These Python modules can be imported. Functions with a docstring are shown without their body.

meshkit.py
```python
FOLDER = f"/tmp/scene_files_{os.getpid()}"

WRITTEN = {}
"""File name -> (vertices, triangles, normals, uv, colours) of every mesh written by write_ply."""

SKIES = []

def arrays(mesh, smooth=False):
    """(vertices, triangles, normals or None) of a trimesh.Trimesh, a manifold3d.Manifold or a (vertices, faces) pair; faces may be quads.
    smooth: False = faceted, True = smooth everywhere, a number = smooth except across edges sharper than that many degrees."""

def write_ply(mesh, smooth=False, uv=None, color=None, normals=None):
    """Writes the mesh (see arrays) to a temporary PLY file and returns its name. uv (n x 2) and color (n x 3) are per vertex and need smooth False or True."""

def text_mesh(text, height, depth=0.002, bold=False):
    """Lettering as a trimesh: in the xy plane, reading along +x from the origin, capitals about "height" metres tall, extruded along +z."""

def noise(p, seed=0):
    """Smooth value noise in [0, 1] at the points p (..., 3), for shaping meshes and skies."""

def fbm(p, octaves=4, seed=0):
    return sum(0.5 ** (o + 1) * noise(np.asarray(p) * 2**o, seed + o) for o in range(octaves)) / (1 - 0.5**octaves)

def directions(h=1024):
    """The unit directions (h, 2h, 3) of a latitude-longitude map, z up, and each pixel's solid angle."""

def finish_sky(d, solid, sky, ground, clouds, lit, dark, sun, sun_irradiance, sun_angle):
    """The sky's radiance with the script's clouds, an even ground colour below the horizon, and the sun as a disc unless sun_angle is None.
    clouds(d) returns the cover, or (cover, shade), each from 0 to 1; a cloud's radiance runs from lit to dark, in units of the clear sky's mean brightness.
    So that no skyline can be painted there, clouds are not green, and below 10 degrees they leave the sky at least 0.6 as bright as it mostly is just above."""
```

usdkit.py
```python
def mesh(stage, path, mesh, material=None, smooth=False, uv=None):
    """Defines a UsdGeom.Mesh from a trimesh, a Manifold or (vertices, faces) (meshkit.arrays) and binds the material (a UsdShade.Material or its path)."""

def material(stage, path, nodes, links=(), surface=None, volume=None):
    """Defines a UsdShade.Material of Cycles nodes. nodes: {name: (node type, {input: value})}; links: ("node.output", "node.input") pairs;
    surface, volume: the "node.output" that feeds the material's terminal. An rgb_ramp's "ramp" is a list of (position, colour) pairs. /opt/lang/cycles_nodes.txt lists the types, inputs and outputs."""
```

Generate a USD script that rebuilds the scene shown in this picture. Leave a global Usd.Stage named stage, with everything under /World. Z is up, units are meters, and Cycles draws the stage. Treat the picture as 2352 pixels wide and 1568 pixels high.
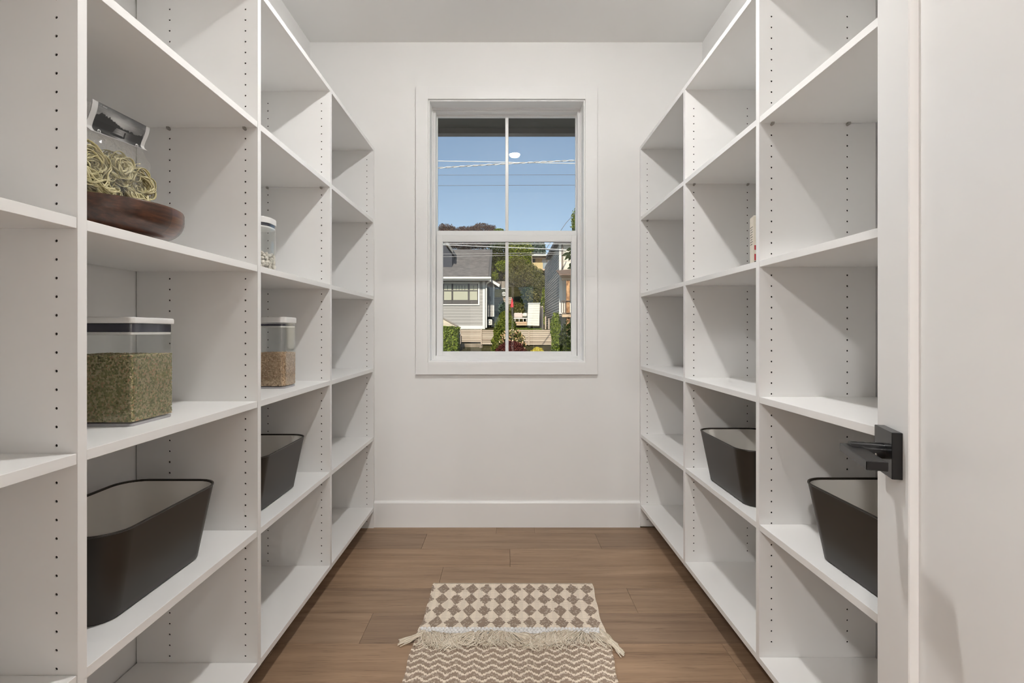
import math, numpy as np, trimesh, usdkit, meshkit
from shapely.geometry import Polygon, Point, box as sbox
from pxr import Usd, UsdGeom, UsdLux, UsdShade, Gf, Sdf, Vt

stage = Usd.Stage.CreateInMemory()
UsdGeom.SetStageUpAxis(stage, 'Z')
UsdGeom.Xform.Define(stage, '/World')
# ------------------------------------------------------------------ camera, sky, sun, exposure
H, F, X0, Y0 = 1.098, 1150.0, 1161.0, 760.0          # eye height, focal length and principal point in pixels of the 2352 x 1568 frame
cam = UsdGeom.Camera.Define(stage, '/World/Camera')
cam.CreateHorizontalApertureAttr(36.0)
cam.CreateFocalLengthAttr(36 * F / 2352)
cam.CreateHorizontalApertureOffsetAttr((1176 - X0) * 36 / 2352)
cam.CreateVerticalApertureOffsetAttr((Y0 - 784) * 36 / 2352)
cam.CreateClippingRangeAttr((0.02, 2000.0))
cam.CreateExposureAttr(0.0)
cam.AddTransformOp().Set(Gf.Matrix4d(1, 0, 0, 0, 0, 0, 1, 0, 0, -1, 0, 0, 0, 0, H, 1))
SUN_DIR = np.array([-0.10, -0.80, 0.58]); SUN_DIR = SUN_DIR / np.linalg.norm(SUN_DIR)
SUN_I, SKY_I, LAMP_I, HALL_FILL_I = 1.2, 3.9, 920.0, 930.0
sky = UsdLux.DomeLight.Define(stage, '/World/sky')
sky.CreateIntensityAttr(1.0)
UsdShade.MaterialBindingAPI.Apply(sky.GetPrim()).Bind(usdkit.material(stage, '/World/Looks/sky', {
    's': ('sky_texture', {'sky_type': 'hosek_wilkie', 'sun_direction': tuple(SUN_DIR), 'turbidity': 2.2, 'ground_albedo': 0.3}),
    'h': ('hsv', {'hue': 0.5, 'saturation': 0.80, 'value': 1.0, 'fac': 1.0}),
    'b': ('background_shader', {'strength': SKY_I})}, [('s.color', 'h.color'), ('h.color', 'b.color')], surface='b.background'))
sun = UsdLux.DistantLight.Define(stage, '/World/sun')
sun.CreateIntensityAttr(SUN_I); sun.CreateAngleAttr(0.53); sun.CreateNormalizeAttr(True); sun.CreateColorAttr(Gf.Vec3f(1.0, 0.92, 0.80))
_z = SUN_DIR; _x = np.cross([0, 0, 1.0], _z); _x /= np.linalg.norm(_x); _y = np.cross(_z, _x)
sun.AddTransformOp().Set(Gf.Matrix4d(*_x, 0, *_y, 0, *_z, 0, 0, 0, 0, 1))
RNG = np.random.RandomState(11)

# ------------------------------------------------------------------ helpers
def lin(r, g, b):
    c = np.array([r, g, b]) / 255.0
    return tuple(np.where(c <= 0.04045, c / 12.92, ((c + 0.055) / 1.055) ** 2.4).tolist())

LOOKS, PIECES = {}, set()
def mat(name, nodes, links=(), surface='p.BSDF', volume=None):
    LOOKS[name] = usdkit.material(stage, '/World/Looks/' + name, nodes, links, surface=surface, volume=volume)
    return LOOKS[name]
def plain(name, color, rough=0.5, **kw):
    return mat(name, {'p': ('principled_bsdf', dict(base_color=color, roughness=rough, **kw))})
def varied(name, c1, c2, rough=0.6, src='object', extra=None):
    """two tones picked per object (src object) or per loose piece of the mesh (src island)"""
    if src != 'object': PIECES.add('/World/Looks/' + name)
    node, out = (('object_info', {}), 'random') if src == 'object' else (('attribute', {'attribute': 'piece'}), 'color')
    return mat(name, {'o': node, 'r': ('rgb_ramp', {'ramp': [(0.0, c1), (1.0, c2)]}), 'p': ('principled_bsdf', dict(roughness=rough, **(extra or {})))},
               [('o.' + out, 'r.fac'), ('r.color', 'p.base_color')])
def leafy(name, ramp, trans=0.35):
    PIECES.add('/World/Looks/' + name)
    return mat(name, {'o': ('attribute', {'attribute': 'piece'}), 'r': ('rgb_ramp', {'ramp': ramp}), 'd': ('diffuse_bsdf', {}), 't': ('translucent_bsdf', {}), 'm': ('mix_closure', {'fac': trans})},
               [('o.color', 'r.fac'), ('r.color', 'd.color'), ('r.color', 't.color'), ('d.BSDF', 'm.closure1'), ('t.BSDF', 'm.closure2')], surface='m.closure')
def tinted(name, rough=0.7, **kw):
    return mat(name, {'t': ('attribute', {'attribute': 'tint'}), 'p': ('principled_bsdf', dict(roughness=rough, **kw))}, [('t.color', 'p.base_color')])
def pane(name, tint=(1, 1, 1), f0=0.04, rough=0.0):
    """thin clear sheet: lets light through and mirrors more at a glancing angle (the same from both sides)"""
    return mat(name, {'w': ('layer_weight', {'blend': 0.5}), 'k': ('math', {'math_type': 'power', 'value2': 5.0}), 'a': ('math', {'math_type': 'multiply_add', 'value2': 1.0 - f0, 'value3': f0, 'use_clamp': True}), 't': ('transparent_bsdf', {'color': tint}), 'g': ('glossy_bsdf', {'color': (1, 1, 1), 'roughness': rough}), 'm': ('mix_closure', {})},
               [('w.facing', 'k.value1'), ('k.value', 'a.value1'), ('a.value', 'm.fac'), ('t.BSDF', 'm.closure1'), ('g.BSDF', 'm.closure2')], surface='m.closure')

def per_piece(me, m):
    """a random number for every loose piece of the mesh, kept in the primvar 'piece'"""
    if str(m.GetPath()) not in PIECES: return
    from scipy.sparse import coo_matrix
    from scipy.sparse.csgraph import connected_components
    f = np.array(me.GetFaceVertexIndicesAttr().Get()).reshape(-1, 3); n = len(me.GetPointsAttr().Get())
    k, lab = connected_components(coo_matrix((np.ones(2 * len(f)), (np.r_[f[:, 0], f[:, 1]], np.r_[f[:, 1], f[:, 2]])), shape=(n, n)), directed=False)
    r = np.random.RandomState(k % 9973).rand(k)[lab]
    UsdGeom.PrimvarsAPI(me).CreatePrimvar('piece', Sdf.ValueTypeNames.Color3fArray, 'vertex').Set(Vt.Vec3fArray.FromNumpy(np.repeat(r[:, None], 3, 1).astype(np.float32)))

USED = {}
def numbered(parent, name):
    k = USED.get((parent, name), 0); USED[(parent, name)] = k + 1
    return name if k == 0 else '%s_%03d' % (name, k)
def tag(prim, label=None, cat=None, group=None, kind=None):
    for k, v in (('label', label), ('category', cat), ('group', group), ('kind', kind)):
        if v: prim.SetCustomDataByKey(k, v)
    return prim
def shifted(m, base):
    if hasattr(m, 'to_mesh'):
        q = m.to_mesh(); m = trimesh.Trimesh(q.vert_properties[:, :3], q.tri_verts, process=False)
    if isinstance(m, (tuple, list)):
        v, f = np.asarray(m[0], float), np.asarray(m[1], int)
        if f.shape[1] == 4: f = np.vstack([f[:, [0, 1, 2]], f[:, [0, 2, 3]]])
        m = trimesh.Trimesh(v, f, process=False)
    m = m.copy(); m.vertices = np.asarray(m.vertices) - np.asarray(base)
    return m

class Thing:
    """an Xform at the thing's base, directly under /World; add() gives it parts (and sub-parts, with parent=a part's path)"""
    def __init__(s, name, label, cat, base=(0, 0, 0), group=None, kind=None):
        s.path = '/World/' + numbered('/World', name); s.base = np.array(base, float)
        x = UsdGeom.Xform.Define(stage, s.path); x.AddTranslateOp().Set(Gf.Vec3d(*map(float, s.base)))
        s.prim = tag(x.GetPrim(), label, cat, group, kind)
    def add(s, name, mesh, m, parent=None, smooth=30, label=None, kind=None, tint=None):
        up = parent or s.path
        p = up + '/' + numbered(up, name)
        me = usdkit.mesh(stage, p, shifted(mesh, s.base), m, smooth=smooth if tint is None else False)
        if tint is not None:
            UsdGeom.PrimvarsAPI(me).CreatePrimvar('tint', Sdf.ValueTypeNames.Color3fArray, 'vertex').Set(Vt.Vec3fArray.FromNumpy(np.asarray(tint, np.float32)))
        per_piece(me, m)
        tag(me.GetPrim(), label=label, kind=kind)
        return p
def single(name, mesh, m, label, cat, group=None, kind=None, smooth=30, tint=None):
    p = '/World/' + numbered('/World', name)
    me = usdkit.mesh(stage, p, mesh, m, smooth=smooth if tint is None else False)
    if tint is not None:
        UsdGeom.PrimvarsAPI(me).CreatePrimvar('tint', Sdf.ValueTypeNames.Color3fArray, 'vertex').Set(Vt.Vec3fArray.FromNumpy(np.asarray(tint, np.float32)))
    per_piece(me, m)
    tag(me.GetPrim(), label, cat, group, kind)
    return p
def struct(name, mesh, m, label, cat, smooth=30): return single(name, mesh, m, label, cat, None, 'structure', smooth)
def copy_of(thing, name, label, loc, rotz=0.0, group=None):
    p = '/World/' + numbered('/World', name)
    x = UsdGeom.Xform.Define(stage, p); x.AddTranslateOp().Set(Gf.Vec3d(*map(float, loc)))
    if rotz: x.AddRotateZOp().Set(float(rotz))
    pr = x.GetPrim(); pr.GetReferences().AddInternalReference(thing.proto); pr.SetInstanceable(True)
    return tag(pr, label, thing.prim.GetCustomDataByKey('category'), group)

cat_ = trimesh.util.concatenate
def bx(lo, hi):
    lo, hi = np.minimum(lo, hi), np.maximum(lo, hi)
    m = trimesh.creation.box(extents=hi - lo); m.apply_translation((lo + hi) / 2); return m
def cbox(lo, hi, c=0.002):
    """box with chamfered edges"""
    lo, hi = np.minimum(lo, hi).astype(float), np.maximum(lo, hi).astype(float)
    c = min(c, 0.45 * float((hi - lo).min()))
    pts = []
    for k in range(3):
        a, b = lo + c, hi - c
        a[k], b[k] = lo[k], hi[k]
        pts += [(x, y, z) for x in (a[0], b[0]) for y in (a[1], b[1]) for z in (a[2], b[2])]
    return trimesh.convex.convex_hull(np.array(pts))
def hull(pts): return trimesh.convex.convex_hull(np.asarray(pts, float))
def extrude(poly, lo, hi, axis='y'):
    """extrudes a polygon given in (x,z) along y, in (y,z) along x or in (x,y) along z, between lo and hi"""
    m = trimesh.creation.extrude_polygon(poly, hi - lo, engine='earcut')
    v = np.array(m.vertices); a, b, t = v[:, 0], v[:, 1], v[:, 2] + lo
    if axis == 'y': m = trimesh.Trimesh(np.c_[a, t, b], m.faces[:, ::-1], process=False)
    elif axis == 'x': m = trimesh.Trimesh(np.c_[t, a, b], m.faces, process=False)
    else: m = trimesh.Trimesh(np.c_[a, b, t], m.faces, process=False)
    return m
def ring_loft(rings, cap0=True, cap1=True):
    n = len(rings[0]); v = np.vstack(rings); f = []
    for i in range(len(rings) - 1):
        a, b = i * n, (i + 1) * n
        for j in range(n):
            k = (j + 1) % n
            f += [(a + j, a + k, b + k), (a + j, b + k, b + j)]
    extra = []
    if cap0:
        extra.append(np.mean(rings[0], 0)); c = len(v) + len(extra) - 1
        f += [(c, (j + 1) % n, j) for j in range(n)]
    if cap1:
        extra.append(np.mean(rings[-1], 0)); c = len(v) + len(extra) - 1; o = (len(rings) - 1) * n
        f += [(c, o + j, o + (j + 1) % n) for j in range(n)]
    if extra: v = np.vstack([v, extra])
    return trimesh.Trimesh(v, np.array(f), process=False)
def rrect(cx, cy, hx, hy, r, z, n=8):
    r = min(r, hx * 0.999, hy * 0.999); p = []
    for sx, sy, a0 in ((1, 1, 0), (-1, 1, 90), (-1, -1, 180), (1, -1, 270)):
        for k in range(n + 1):
            a = math.radians(a0 + 90 * k / n)
            p.append((cx + sx * (hx - r) + r * math.cos(a), cy + sy * (hy - r) + r * math.sin(a), z))
    return np.array(p)
def tube(pts, r, n=6, flat=None):
    """tube along points; flat=(a, b) makes an elliptic ribbon"""
    pts = np.asarray(pts, float); m = len(pts)
    t = np.gradient(pts, axis=0); t /= np.maximum(np.linalg.norm(t, axis=1, keepdims=True), 1e-9)
    up = np.array([0, 0, 1.0]) if abs(t[0, 2]) < 0.9 else np.array([1.0, 0, 0])
    rings = []; u = np.cross(t[0], up); u /= np.linalg.norm(u)
    a_, b_ = flat or (r, r); rr = np.broadcast_to(r, (m,))
    for i in range(m):
        u = u - t[i] * np.dot(u, t[i]); u /= max(np.linalg.norm(u), 1e-9); w = np.cross(t[i], u)
        k = 1.0 if flat else rr[i]
        rings.append([pts[i] + (a_ if flat else k) * math.cos(q) * u + (b_ if flat else k) * math.sin(q) * w for q in np.linspace(0, 2 * math.pi, n, endpoint=False)])
    return ring_loft([np.array(x) for x in rings])
def lathe(profile, center, n=64, caps=True):
    prof = np.array(profile, float); rings = []
    for r, z in prof:
        a = np.linspace(0, 2 * math.pi, n, endpoint=False)
        rings.append(np.c_[center[0] + r * np.cos(a), center[1] + r * np.sin(a), np.full(n, center[2] + z)])
    return ring_loft(rings, caps, caps)
def cyl(p0, p1, r, n=16): return tube([p0, p1], r, n)
def W(px, py, d): return np.array([(px - X0) * d / F, d, H + (Y0 - py) * d / F])   # a measured direction and a distance -> a place
def Zr(z): return H + z

# ------------------------------------------------------------------ materials
M = {}
M['paint'] = plain('wall_paint', (0.90, 0.893, 0.88), 0.85)
M['ceil'] = plain('ceiling_paint', (0.90, 0.893, 0.88), 0.9)
M['trim'] = plain('trim_paint', (0.90, 0.895, 0.885), 0.35)
M['vinyl'] = plain('window_vinyl', (0.84, 0.84, 0.83), 0.3)
M['melamine'] = mat('melamine', {'n': ('noise_texture', {'scale': 60.0, 'detail': 3.0}), 'c': ('texture_coordinate', {}), 'mp': ('mapping', {'scale': (1.0, 1.0, 0.06)}), 'b': ('bump', {'strength': 0.03, 'distance': 0.002}), 'p': ('principled_bsdf', {'base_color': (0.90, 0.893, 0.88), 'roughness': 0.38})},
                    [('c.object', 'mp.vector'), ('mp.vector', 'n.vector'), ('n.fac', 'b.height'), ('b.normal', 'p.normal')])
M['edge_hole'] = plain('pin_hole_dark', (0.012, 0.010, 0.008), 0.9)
M['nickel'] = plain('nickel', (0.45, 0.43, 0.40), 0.35, metallic=1.0)
M['black_metal'] = plain('black_metal', (0.0045, 0.0045, 0.005), 0.27, specular_ior_level=0.5)
M['glass'] = pane('window_glass', (0.985, 0.995, 0.99), 0.030, 0.0)
M['clear'] = pane('clear_plastic', (0.975, 0.98, 0.975), 0.035, 0.03)
M['film'] = mat('bag_film', {'n': ('noise_texture', {'scale': 38.0, 'detail': 4.0, 'roughness': 0.6}), 'b': ('bump', {'strength': 0.9, 'distance': 0.012}), 'w': ('layer_weight', {'blend': 0.5}), 'k': ('math', {'math_type': 'power', 'value2': 4.0}), 'a': ('math', {'math_type': 'multiply_add', 'value2': 0.8, 'value3': 0.085}), 't': ('transparent_bsdf', {'color': (0.97, 0.97, 0.96)}), 'g': ('glossy_bsdf', {'color': (1, 1, 1), 'roughness': 0.06}), 'm': ('mix_closure', {})},
                [('n.fac', 'b.height'), ('b.normal', 'g.normal'), ('b.normal', 'w.normal'), ('w.facing', 'k.value1'), ('k.value', 'a.value1'), ('a.value', 'm.fac'), ('t.BSDF', 'm.closure1'), ('g.BSDF', 'm.closure2')], surface='m.closure')
M['white_plastic'] = plain('white_plastic', (0.80, 0.79, 0.77), 0.3)
M['navy'] = plain('navy_gasket', (0.035, 0.032, 0.055), 0.45)
M['base_grey'] = plain('grey_silicone_base', (0.42, 0.41, 0.42), 0.5)
M['bin_out'] = plain('bin_bronze', (0.024, 0.019, 0.014), 0.40, specular_ior_level=0.4)
M['bin_in'] = plain('bin_liner', (0.80, 0.77, 0.72), 0.6)
M['bin_rim'] = plain('bin_rim_dark', (0.02, 0.016, 0.012), 0.35)
M['stand'] = mat('walnut_stave', {'c': ('texture_coordinate', {}), 'sx': ('separate_xyz', {}), 'k': ('math', {'math_type': 'multiply', 'value2': 19.0}), 'fl': ('math', {'math_type': 'floor'}), 'wn': ('white_noise_texture', {'dimensions': '1D'}),
                         'mp': ('mapping', {'scale': (90.0, 9.0, 160.0)}), 'n': ('noise_texture', {'scale': 1.0, 'detail': 4.0}), 'ad': ('math', {'math_type': 'multiply_add', 'value2': 0.45}), 'r': ('rgb_ramp', {'ramp': [(0.25, (0.012, 0.004, 0.002)), (0.6, (0.070, 0.025, 0.012)), (0.95, (0.145, 0.055, 0.025))]}),
                         'p': ('principled_bsdf', {'roughness': 0.28, 'coat_weight': 0.25, 'coat_roughness': 0.12})},
                 [('c.object', 'sx.vector'), ('sx.y', 'k.value1'), ('k.value', 'fl.value1'), ('fl.value', 'wn.w'), ('c.object', 'mp.vector'), ('mp.vector', 'n.vector'), ('wn.value', 'ad.value1'), ('n.fac', 'ad.value3'), ('ad.value', 'r.fac'), ('r.color', 'p.base_color')])
M['pasta'] = varied('pasta_dough', (0.46, 0.41, 0.21), (0.66, 0.60, 0.37), 0.55, 'island')
PIECES.add('/World/Looks/dry_lentils')
M['lentil'] = mat('dry_lentils', {'o': ('attribute', {'attribute': 'piece'}), 'r': ('rgb_ramp', {'ramp': [(0.0, (0.16, 0.17, 0.055)), (0.3, (0.28, 0.27, 0.10)), (0.5, (0.42, 0.36, 0.17)), (0.78, (0.56, 0.47, 0.27)), (0.92, (0.55, 0.32, 0.17)), (1.0, (0.16, 0.20, 0.07))]}), 'p': ('principled_bsdf', {'roughness': 0.55})},
                  [('o.color', 'r.fac'), ('r.color', 'p.base_color')])
M['oat'] = varied('oat_flakes', (0.42, 0.26, 0.14), (0.75, 0.56, 0.37), 0.75, 'island')
M['bean'] = varied('white_beans', (0.62, 0.57, 0.50), (0.78, 0.74, 0.67), 0.4, 'island')
M['tint'] = tinted('printed_card', 0.35)
M['rug'] = tinted('rug_yarn', 0.95, specular_ior_level=0.1)
M['tuft'] = varied('rug_tufts', (0.72, 0.70, 0.68), (0.84, 0.83, 0.82), 0.95, 'island')
M['fringe'] = varied('rug_fringe', (0.62, 0.52, 0.40), (0.84, 0.76, 0.64), 0.95, 'island')
M['lamp_on'] = mat('lamp_lens', {'e': ('emission', {'color': (1.0, 0.985, 0.96), 'strength': LAMP_I})}, surface='e.emission')
M['added_hall_lamp'] = mat('added_hall_lamp_lens', {'e': ('emission', {'color': (1.0, 0.975, 0.945), 'strength': HALL_FILL_I})}, surface='e.emission')
M['plank'] = mat('oak_plank', {
    'c': ('geometry', {}), 'o': ('object_info', {}), 'sc': ('math', {'math_type': 'multiply', 'value2': 37.0}), 'cx': ('combine_xyz', {}), 'va': ('vector_math', {'math_type': 'add'}),
    'mp': ('mapping', {'scale': (1.6, 26.0, 26.0)}), 'n': ('noise_texture', {'scale': 1.0, 'detail': 5.0, 'roughness': 0.6, 'distortion': 0.6}),
    'mp2': ('mapping', {'scale': (9.0, 210.0, 210.0)}), 'n2': ('noise_texture', {'scale': 1.0, 'detail': 3.0, 'roughness': 0.7}),
    'r': ('rgb_ramp', {'ramp': [(0.2, lin(119, 97, 79)), (0.45, lin(151, 126, 104)), (0.7, lin(168, 142, 118)), (0.95, lin(182, 156, 132))]}),
    'pr': ('rgb_ramp', {'ramp': [(0.30, (0.55, 0.52, 0.50)), (0.42, (1, 1, 1))]}),
    'tn': ('rgb_ramp', {'ramp': [(0.0, (0.84, 0.83, 0.83)), (0.5, (1.0, 0.99, 0.97)), (1.0, (1.10, 1.06, 1.0))]}),
    'm1': ('mix_color', {'blend_type': 'multiply', 'fac': 0.75, 'use_clamp': False}), 'm2': ('mix_color', {'blend_type': 'multiply', 'fac': 1.0, 'use_clamp': False}),
    'b': ('bump', {'strength': 0.12, 'distance': 0.002}), 'p': ('principled_bsdf', {'roughness': 0.5, 'specular_ior_level': 0.4})},
    [('o.random', 'sc.value1'), ('sc.value', 'cx.x'), ('sc.value', 'cx.z'), ('c.position', 'va.vector1'), ('cx.vector', 'va.vector2'), ('va.vector', 'mp.vector'), ('mp.vector', 'n.vector'), ('va.vector', 'mp2.vector'), ('mp2.vector', 'n2.vector'),
     ('n.fac', 'r.fac'), ('n2.fac', 'pr.fac'), ('o.random', 'tn.fac'), ('r.color', 'm1.a'), ('pr.color', 'm1.b'), ('m1.result', 'm2.a'), ('tn.color', 'm2.b'), ('m2.result', 'p.base_color'), ('n2.fac', 'b.height'), ('b.normal', 'p.normal')])
M['subfloor'] = plain('subfloor', (0.03, 0.022, 0.016), 0.9)

# ------------------------------------------------------------------ room shell
WY, WL, WR, CZ = 2.813, -1.0985, 1.106, 2.72         # back wall, side walls, ceiling
DY0, DY1 = -0.06, 0.06                                 # the wall with the doorway the camera stands in
OX0, OX1, OZ = -0.43, 0.345, 2.05                      # doorway
WX0, WX1, WZ0, WZ1 = -0.427, 0.440, Zr(-0.169), Zr(1.290)   # window opening in the back wall
fl = Thing('floor', 'wide taupe-brown oak plank floor running across the pantry', 'floor', (0, 0, 0), kind='structure')
fl.add('subfloor', bx((-1.25, -0.06, -0.05), (1.25, 2.96, -0.0125)), M['subfloor'])
PW = 0.1913
joints = {2.524: [-0.425, 0.485], 2.333: [0.022], 2.142: [-0.289], 1.950: [0.517], 1.759: [-0.515, 1.02], 1.568: [-0.80, 0.76], 2.716: [-0.05, 0.16]}
prg = np.random.RandomState(3)
row = 1.568 - 9 * PW
while row < WY - 0.005:
    y0, y1 = max(row, -0.05), min(row + PW, WY)
    key = [k for k in joints if abs(k - row) < 0.03]
    cuts = joints[key[0]] if key else sorted(prg.uniform(-0.9, 0.9, 2))
    xs = [WL] + list(cuts) + [WR]
    if y1 > y0:
        for a, b in zip(xs[:-1], xs[1:]):
            fl.add('plank', cbox((a + 0.0004, y0 + 0.0004, -0.012), (b - 0.0004, y1 - 0.0004, prg.uniform(-0.0002, 0.0)), 0.0009), M['plank'], smooth=False)
    row += PW
ce = struct('ceiling', bx((-1.25, -0.06, CZ), (1.25, 2.96, CZ + 0.2)), M['ceil'], 'plain off-white painted ceiling above the pantry', 'ceiling')
wall = sbox(-1.25, 0, 1.25, CZ).difference(sbox(WX0, WZ0, WX1, WZ1))
struct('wall_back', extrude(wall, WY, WY + 0.15), M['paint'], 'off-white back wall that holds the sash window', 'wall', False)
struct('wall_left', bx((WL - 0.15, DY1, 0), (WL, WY, CZ)), M['paint'], 'off-white side wall behind the left-hand shelving', 'wall')
struct('wall_right', bx((WR, DY1, 0), (WR + 0.15, WY, CZ)), M['paint'], 'off-white side wall behind the right-hand shelving', 'wall')
front = sbox(-2.75, 0, 2.75, CZ).difference(sbox(OX0, -1, OX1, OZ))
struct('wall_front', extrude(front, DY0, DY1), M['paint'], 'off-white wall with the open doorway into the pantry', 'wall', False)
bb = Polygon([(0, 0), (-0.014, 0), (-0.014, 0.135), (-0.010, 0.141), (-0.003, 0.146), (0, 0.146)])
bbm = extrude(Polygon([(WY + a, z) for a, z in bb.exterior.coords]), -0.7352, 0.7530, 'x')
struct('baseboard_back', bbm, M['trim'], 'tall white baseboard along the back wall under the window', 'baseboard')

# window casing
t1 = Thing('trim_1', 'flat white casing boards around the sash window', 'window casing', (0, WY, WZ0), kind='structure')
cw, ct = 0.068, 0.018
ix0, ix1, iz0, iz1 = WX0 - 0.006, WX1 + 0.006, WZ0 - 0.006, WZ1 + 0.006
t1.add('casing_board', cbox((ix0 - cw, WY - ct, iz0 - cw), (ix0, WY, iz1 + cw), 0.0004), M['trim'])
t1.add('casing_board', cbox((ix1, WY - ct, iz0 - cw), (ix1 + cw, WY, iz1 + cw), 0.0004), M['trim'])
t1.add('casing_board', cbox((ix0, WY - ct, iz1), (ix1, WY, iz1 + cw), 0.0004), M['trim'])
t1.add('casing_board', cbox((ix0, WY - ct, iz0 - cw), (ix1, WY, iz0), 0.0004), M['trim'])

w1 = Thing('window_1', 'white single-hung sash window looking out on the neighbouring houses', 'window', (0, WY, WZ0), kind='structure')
def frame_of(x0, x1, z0, z1, wl, wr, wb, wt, y0, y1, c=0.002):
    return cat_([cbox((x0, y0, z0), (x0 + wl, y1, z1), c), cbox((x1 - wr, y0, z0), (x1, y1, z1), c), cbox((x0 + wl - c, y0, z1 - wt), (x1 - wr + c, y1, z1), c), cbox((x0 + wl - c, y0, z0), (x1 - wr + c, y1, z0 + wb), c)])
w1.add('jamb', frame_of(WX0 - 0.006, WX1 + 0.006, WZ0 - 0.006, WZ1 + 0.006, 0.008, 0.008, 0.008, 0.008, WY - 0.006, 2.905, 0.001), M['trim'])
FY = 2.905
w1.add('frame', frame_of(WX0 - 0.004, WX1 + 0.004, WZ0 - 0.004, WZ1 + 0.004, 0.026, 0.026, 0.030, 0.022, FY, FY + 0.075), M['vinyl'])
up = w1.add('sash', frame_of(WX0 + 0.012, WX1 - 0.012, Zr(0.555), WZ1 - 0.012, 0.015, 0.015, 0.036, 0.016, FY + 0.045, FY + 0.068, 0.0015), M['vinyl'])
lo_ = w1.add('sash', frame_of(-0.402, 0.416, WZ0 + 0.020, Zr(0.560), 0.036, 0.032, 0.030, 0.040, FY + 0.012, FY + 0.040, 0.0025), M['vinyl'])
gx0, gx1 = -0.001, 0.018
for par, a, b, z0, z1, y in ((up, WX0 + 0.026, WX1 - 0.026, Zr(0.590), WZ1 - 0.027, FY + 0.057), (lo_, -0.367, 0.385, Zr(-0.124), Zr(0.521), FY + 0.026)):
    w1.add('pane', bx((a, y - 0.0015, z0), (gx0 + 0.0005, y + 0.0015, z1)), M['glass'], par)
    w1.add('pane', bx((gx1 - 0.0005, y - 0.0015, z0), (b, y + 0.0015, z1)), M['glass'], par)
    w1.add('muntin', cbox((gx0, y - 0.008, z0), (gx1, y + 0.008, z1), 0.003), M['vinyl'], par)
w1.add('stop_bead', frame_of(WX0, WX1, WZ0, WZ1, 0.008, 0.008, 0.008, 0.010, FY - 0.010, FY, 0.001), M['vinyl'])

# door: pivots on the right jamb, stands open into the room
DU, DN, DP = np.array([0.3256, 0.9455, 0]), np.array([-0.9455, 0.3256, 0]), np.array([0.5579, 0.7028, 0])
def dbox(s0, s1, n0, n1, z0, z1, c=0.0015):
    m = cbox((s0, n0, z0), (s1, n1, z1), c); v = np.array(m.vertices)
    m.vertices = DP + v[:, :1] * DU + v[:, 1:2] * DN + v[:, 2:] * np.array([0, 0, 1.0])
    if np.linalg.det(np.array([DU, DN, [0, 0, 1]])) < 0: m.invert()
    return m
S0, S1, DT, DZ0, DZ1 = -0.662, 0.0956, 0.035, 0.008, 2.035
dr = Thing('door_1', 'white painted panel door standing open at the right with black lever', 'door', DP + S0 * DU, kind='structure')
dr.add('stile', dbox(S1 - 0.114, S1, -DT, 0, DZ0, DZ1), M['trim'])
dr.add('stile', dbox(S0, S0 + 0.114, -DT, 0, DZ0, DZ1), M['trim'])
dr.add('rail', dbox(S0 + 0.113, S1 - 0.113, -DT, 0, DZ1 - 0.114, DZ1), M['trim'])
dr.add('rail', dbox(S0 + 0.113, S1 - 0.113, -DT, 0, DZ0, DZ0 + 0.20), M['trim'])
dr.add('panel', dbox(S0 + 0.11, S1 - 0.11, -DT + 0.0113, -0.0113, DZ0 + 0.19, DZ1 - 0.10, 0.0005), M['trim'])
HZ = Zr(-0.1765)
rose = dr.add('handle', dbox(0, 0.066, 0, 0.013, HZ - 0.033, HZ + 0.033, 0.0006), M['black_metal'], label='square black rose on the door edge side')
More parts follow.
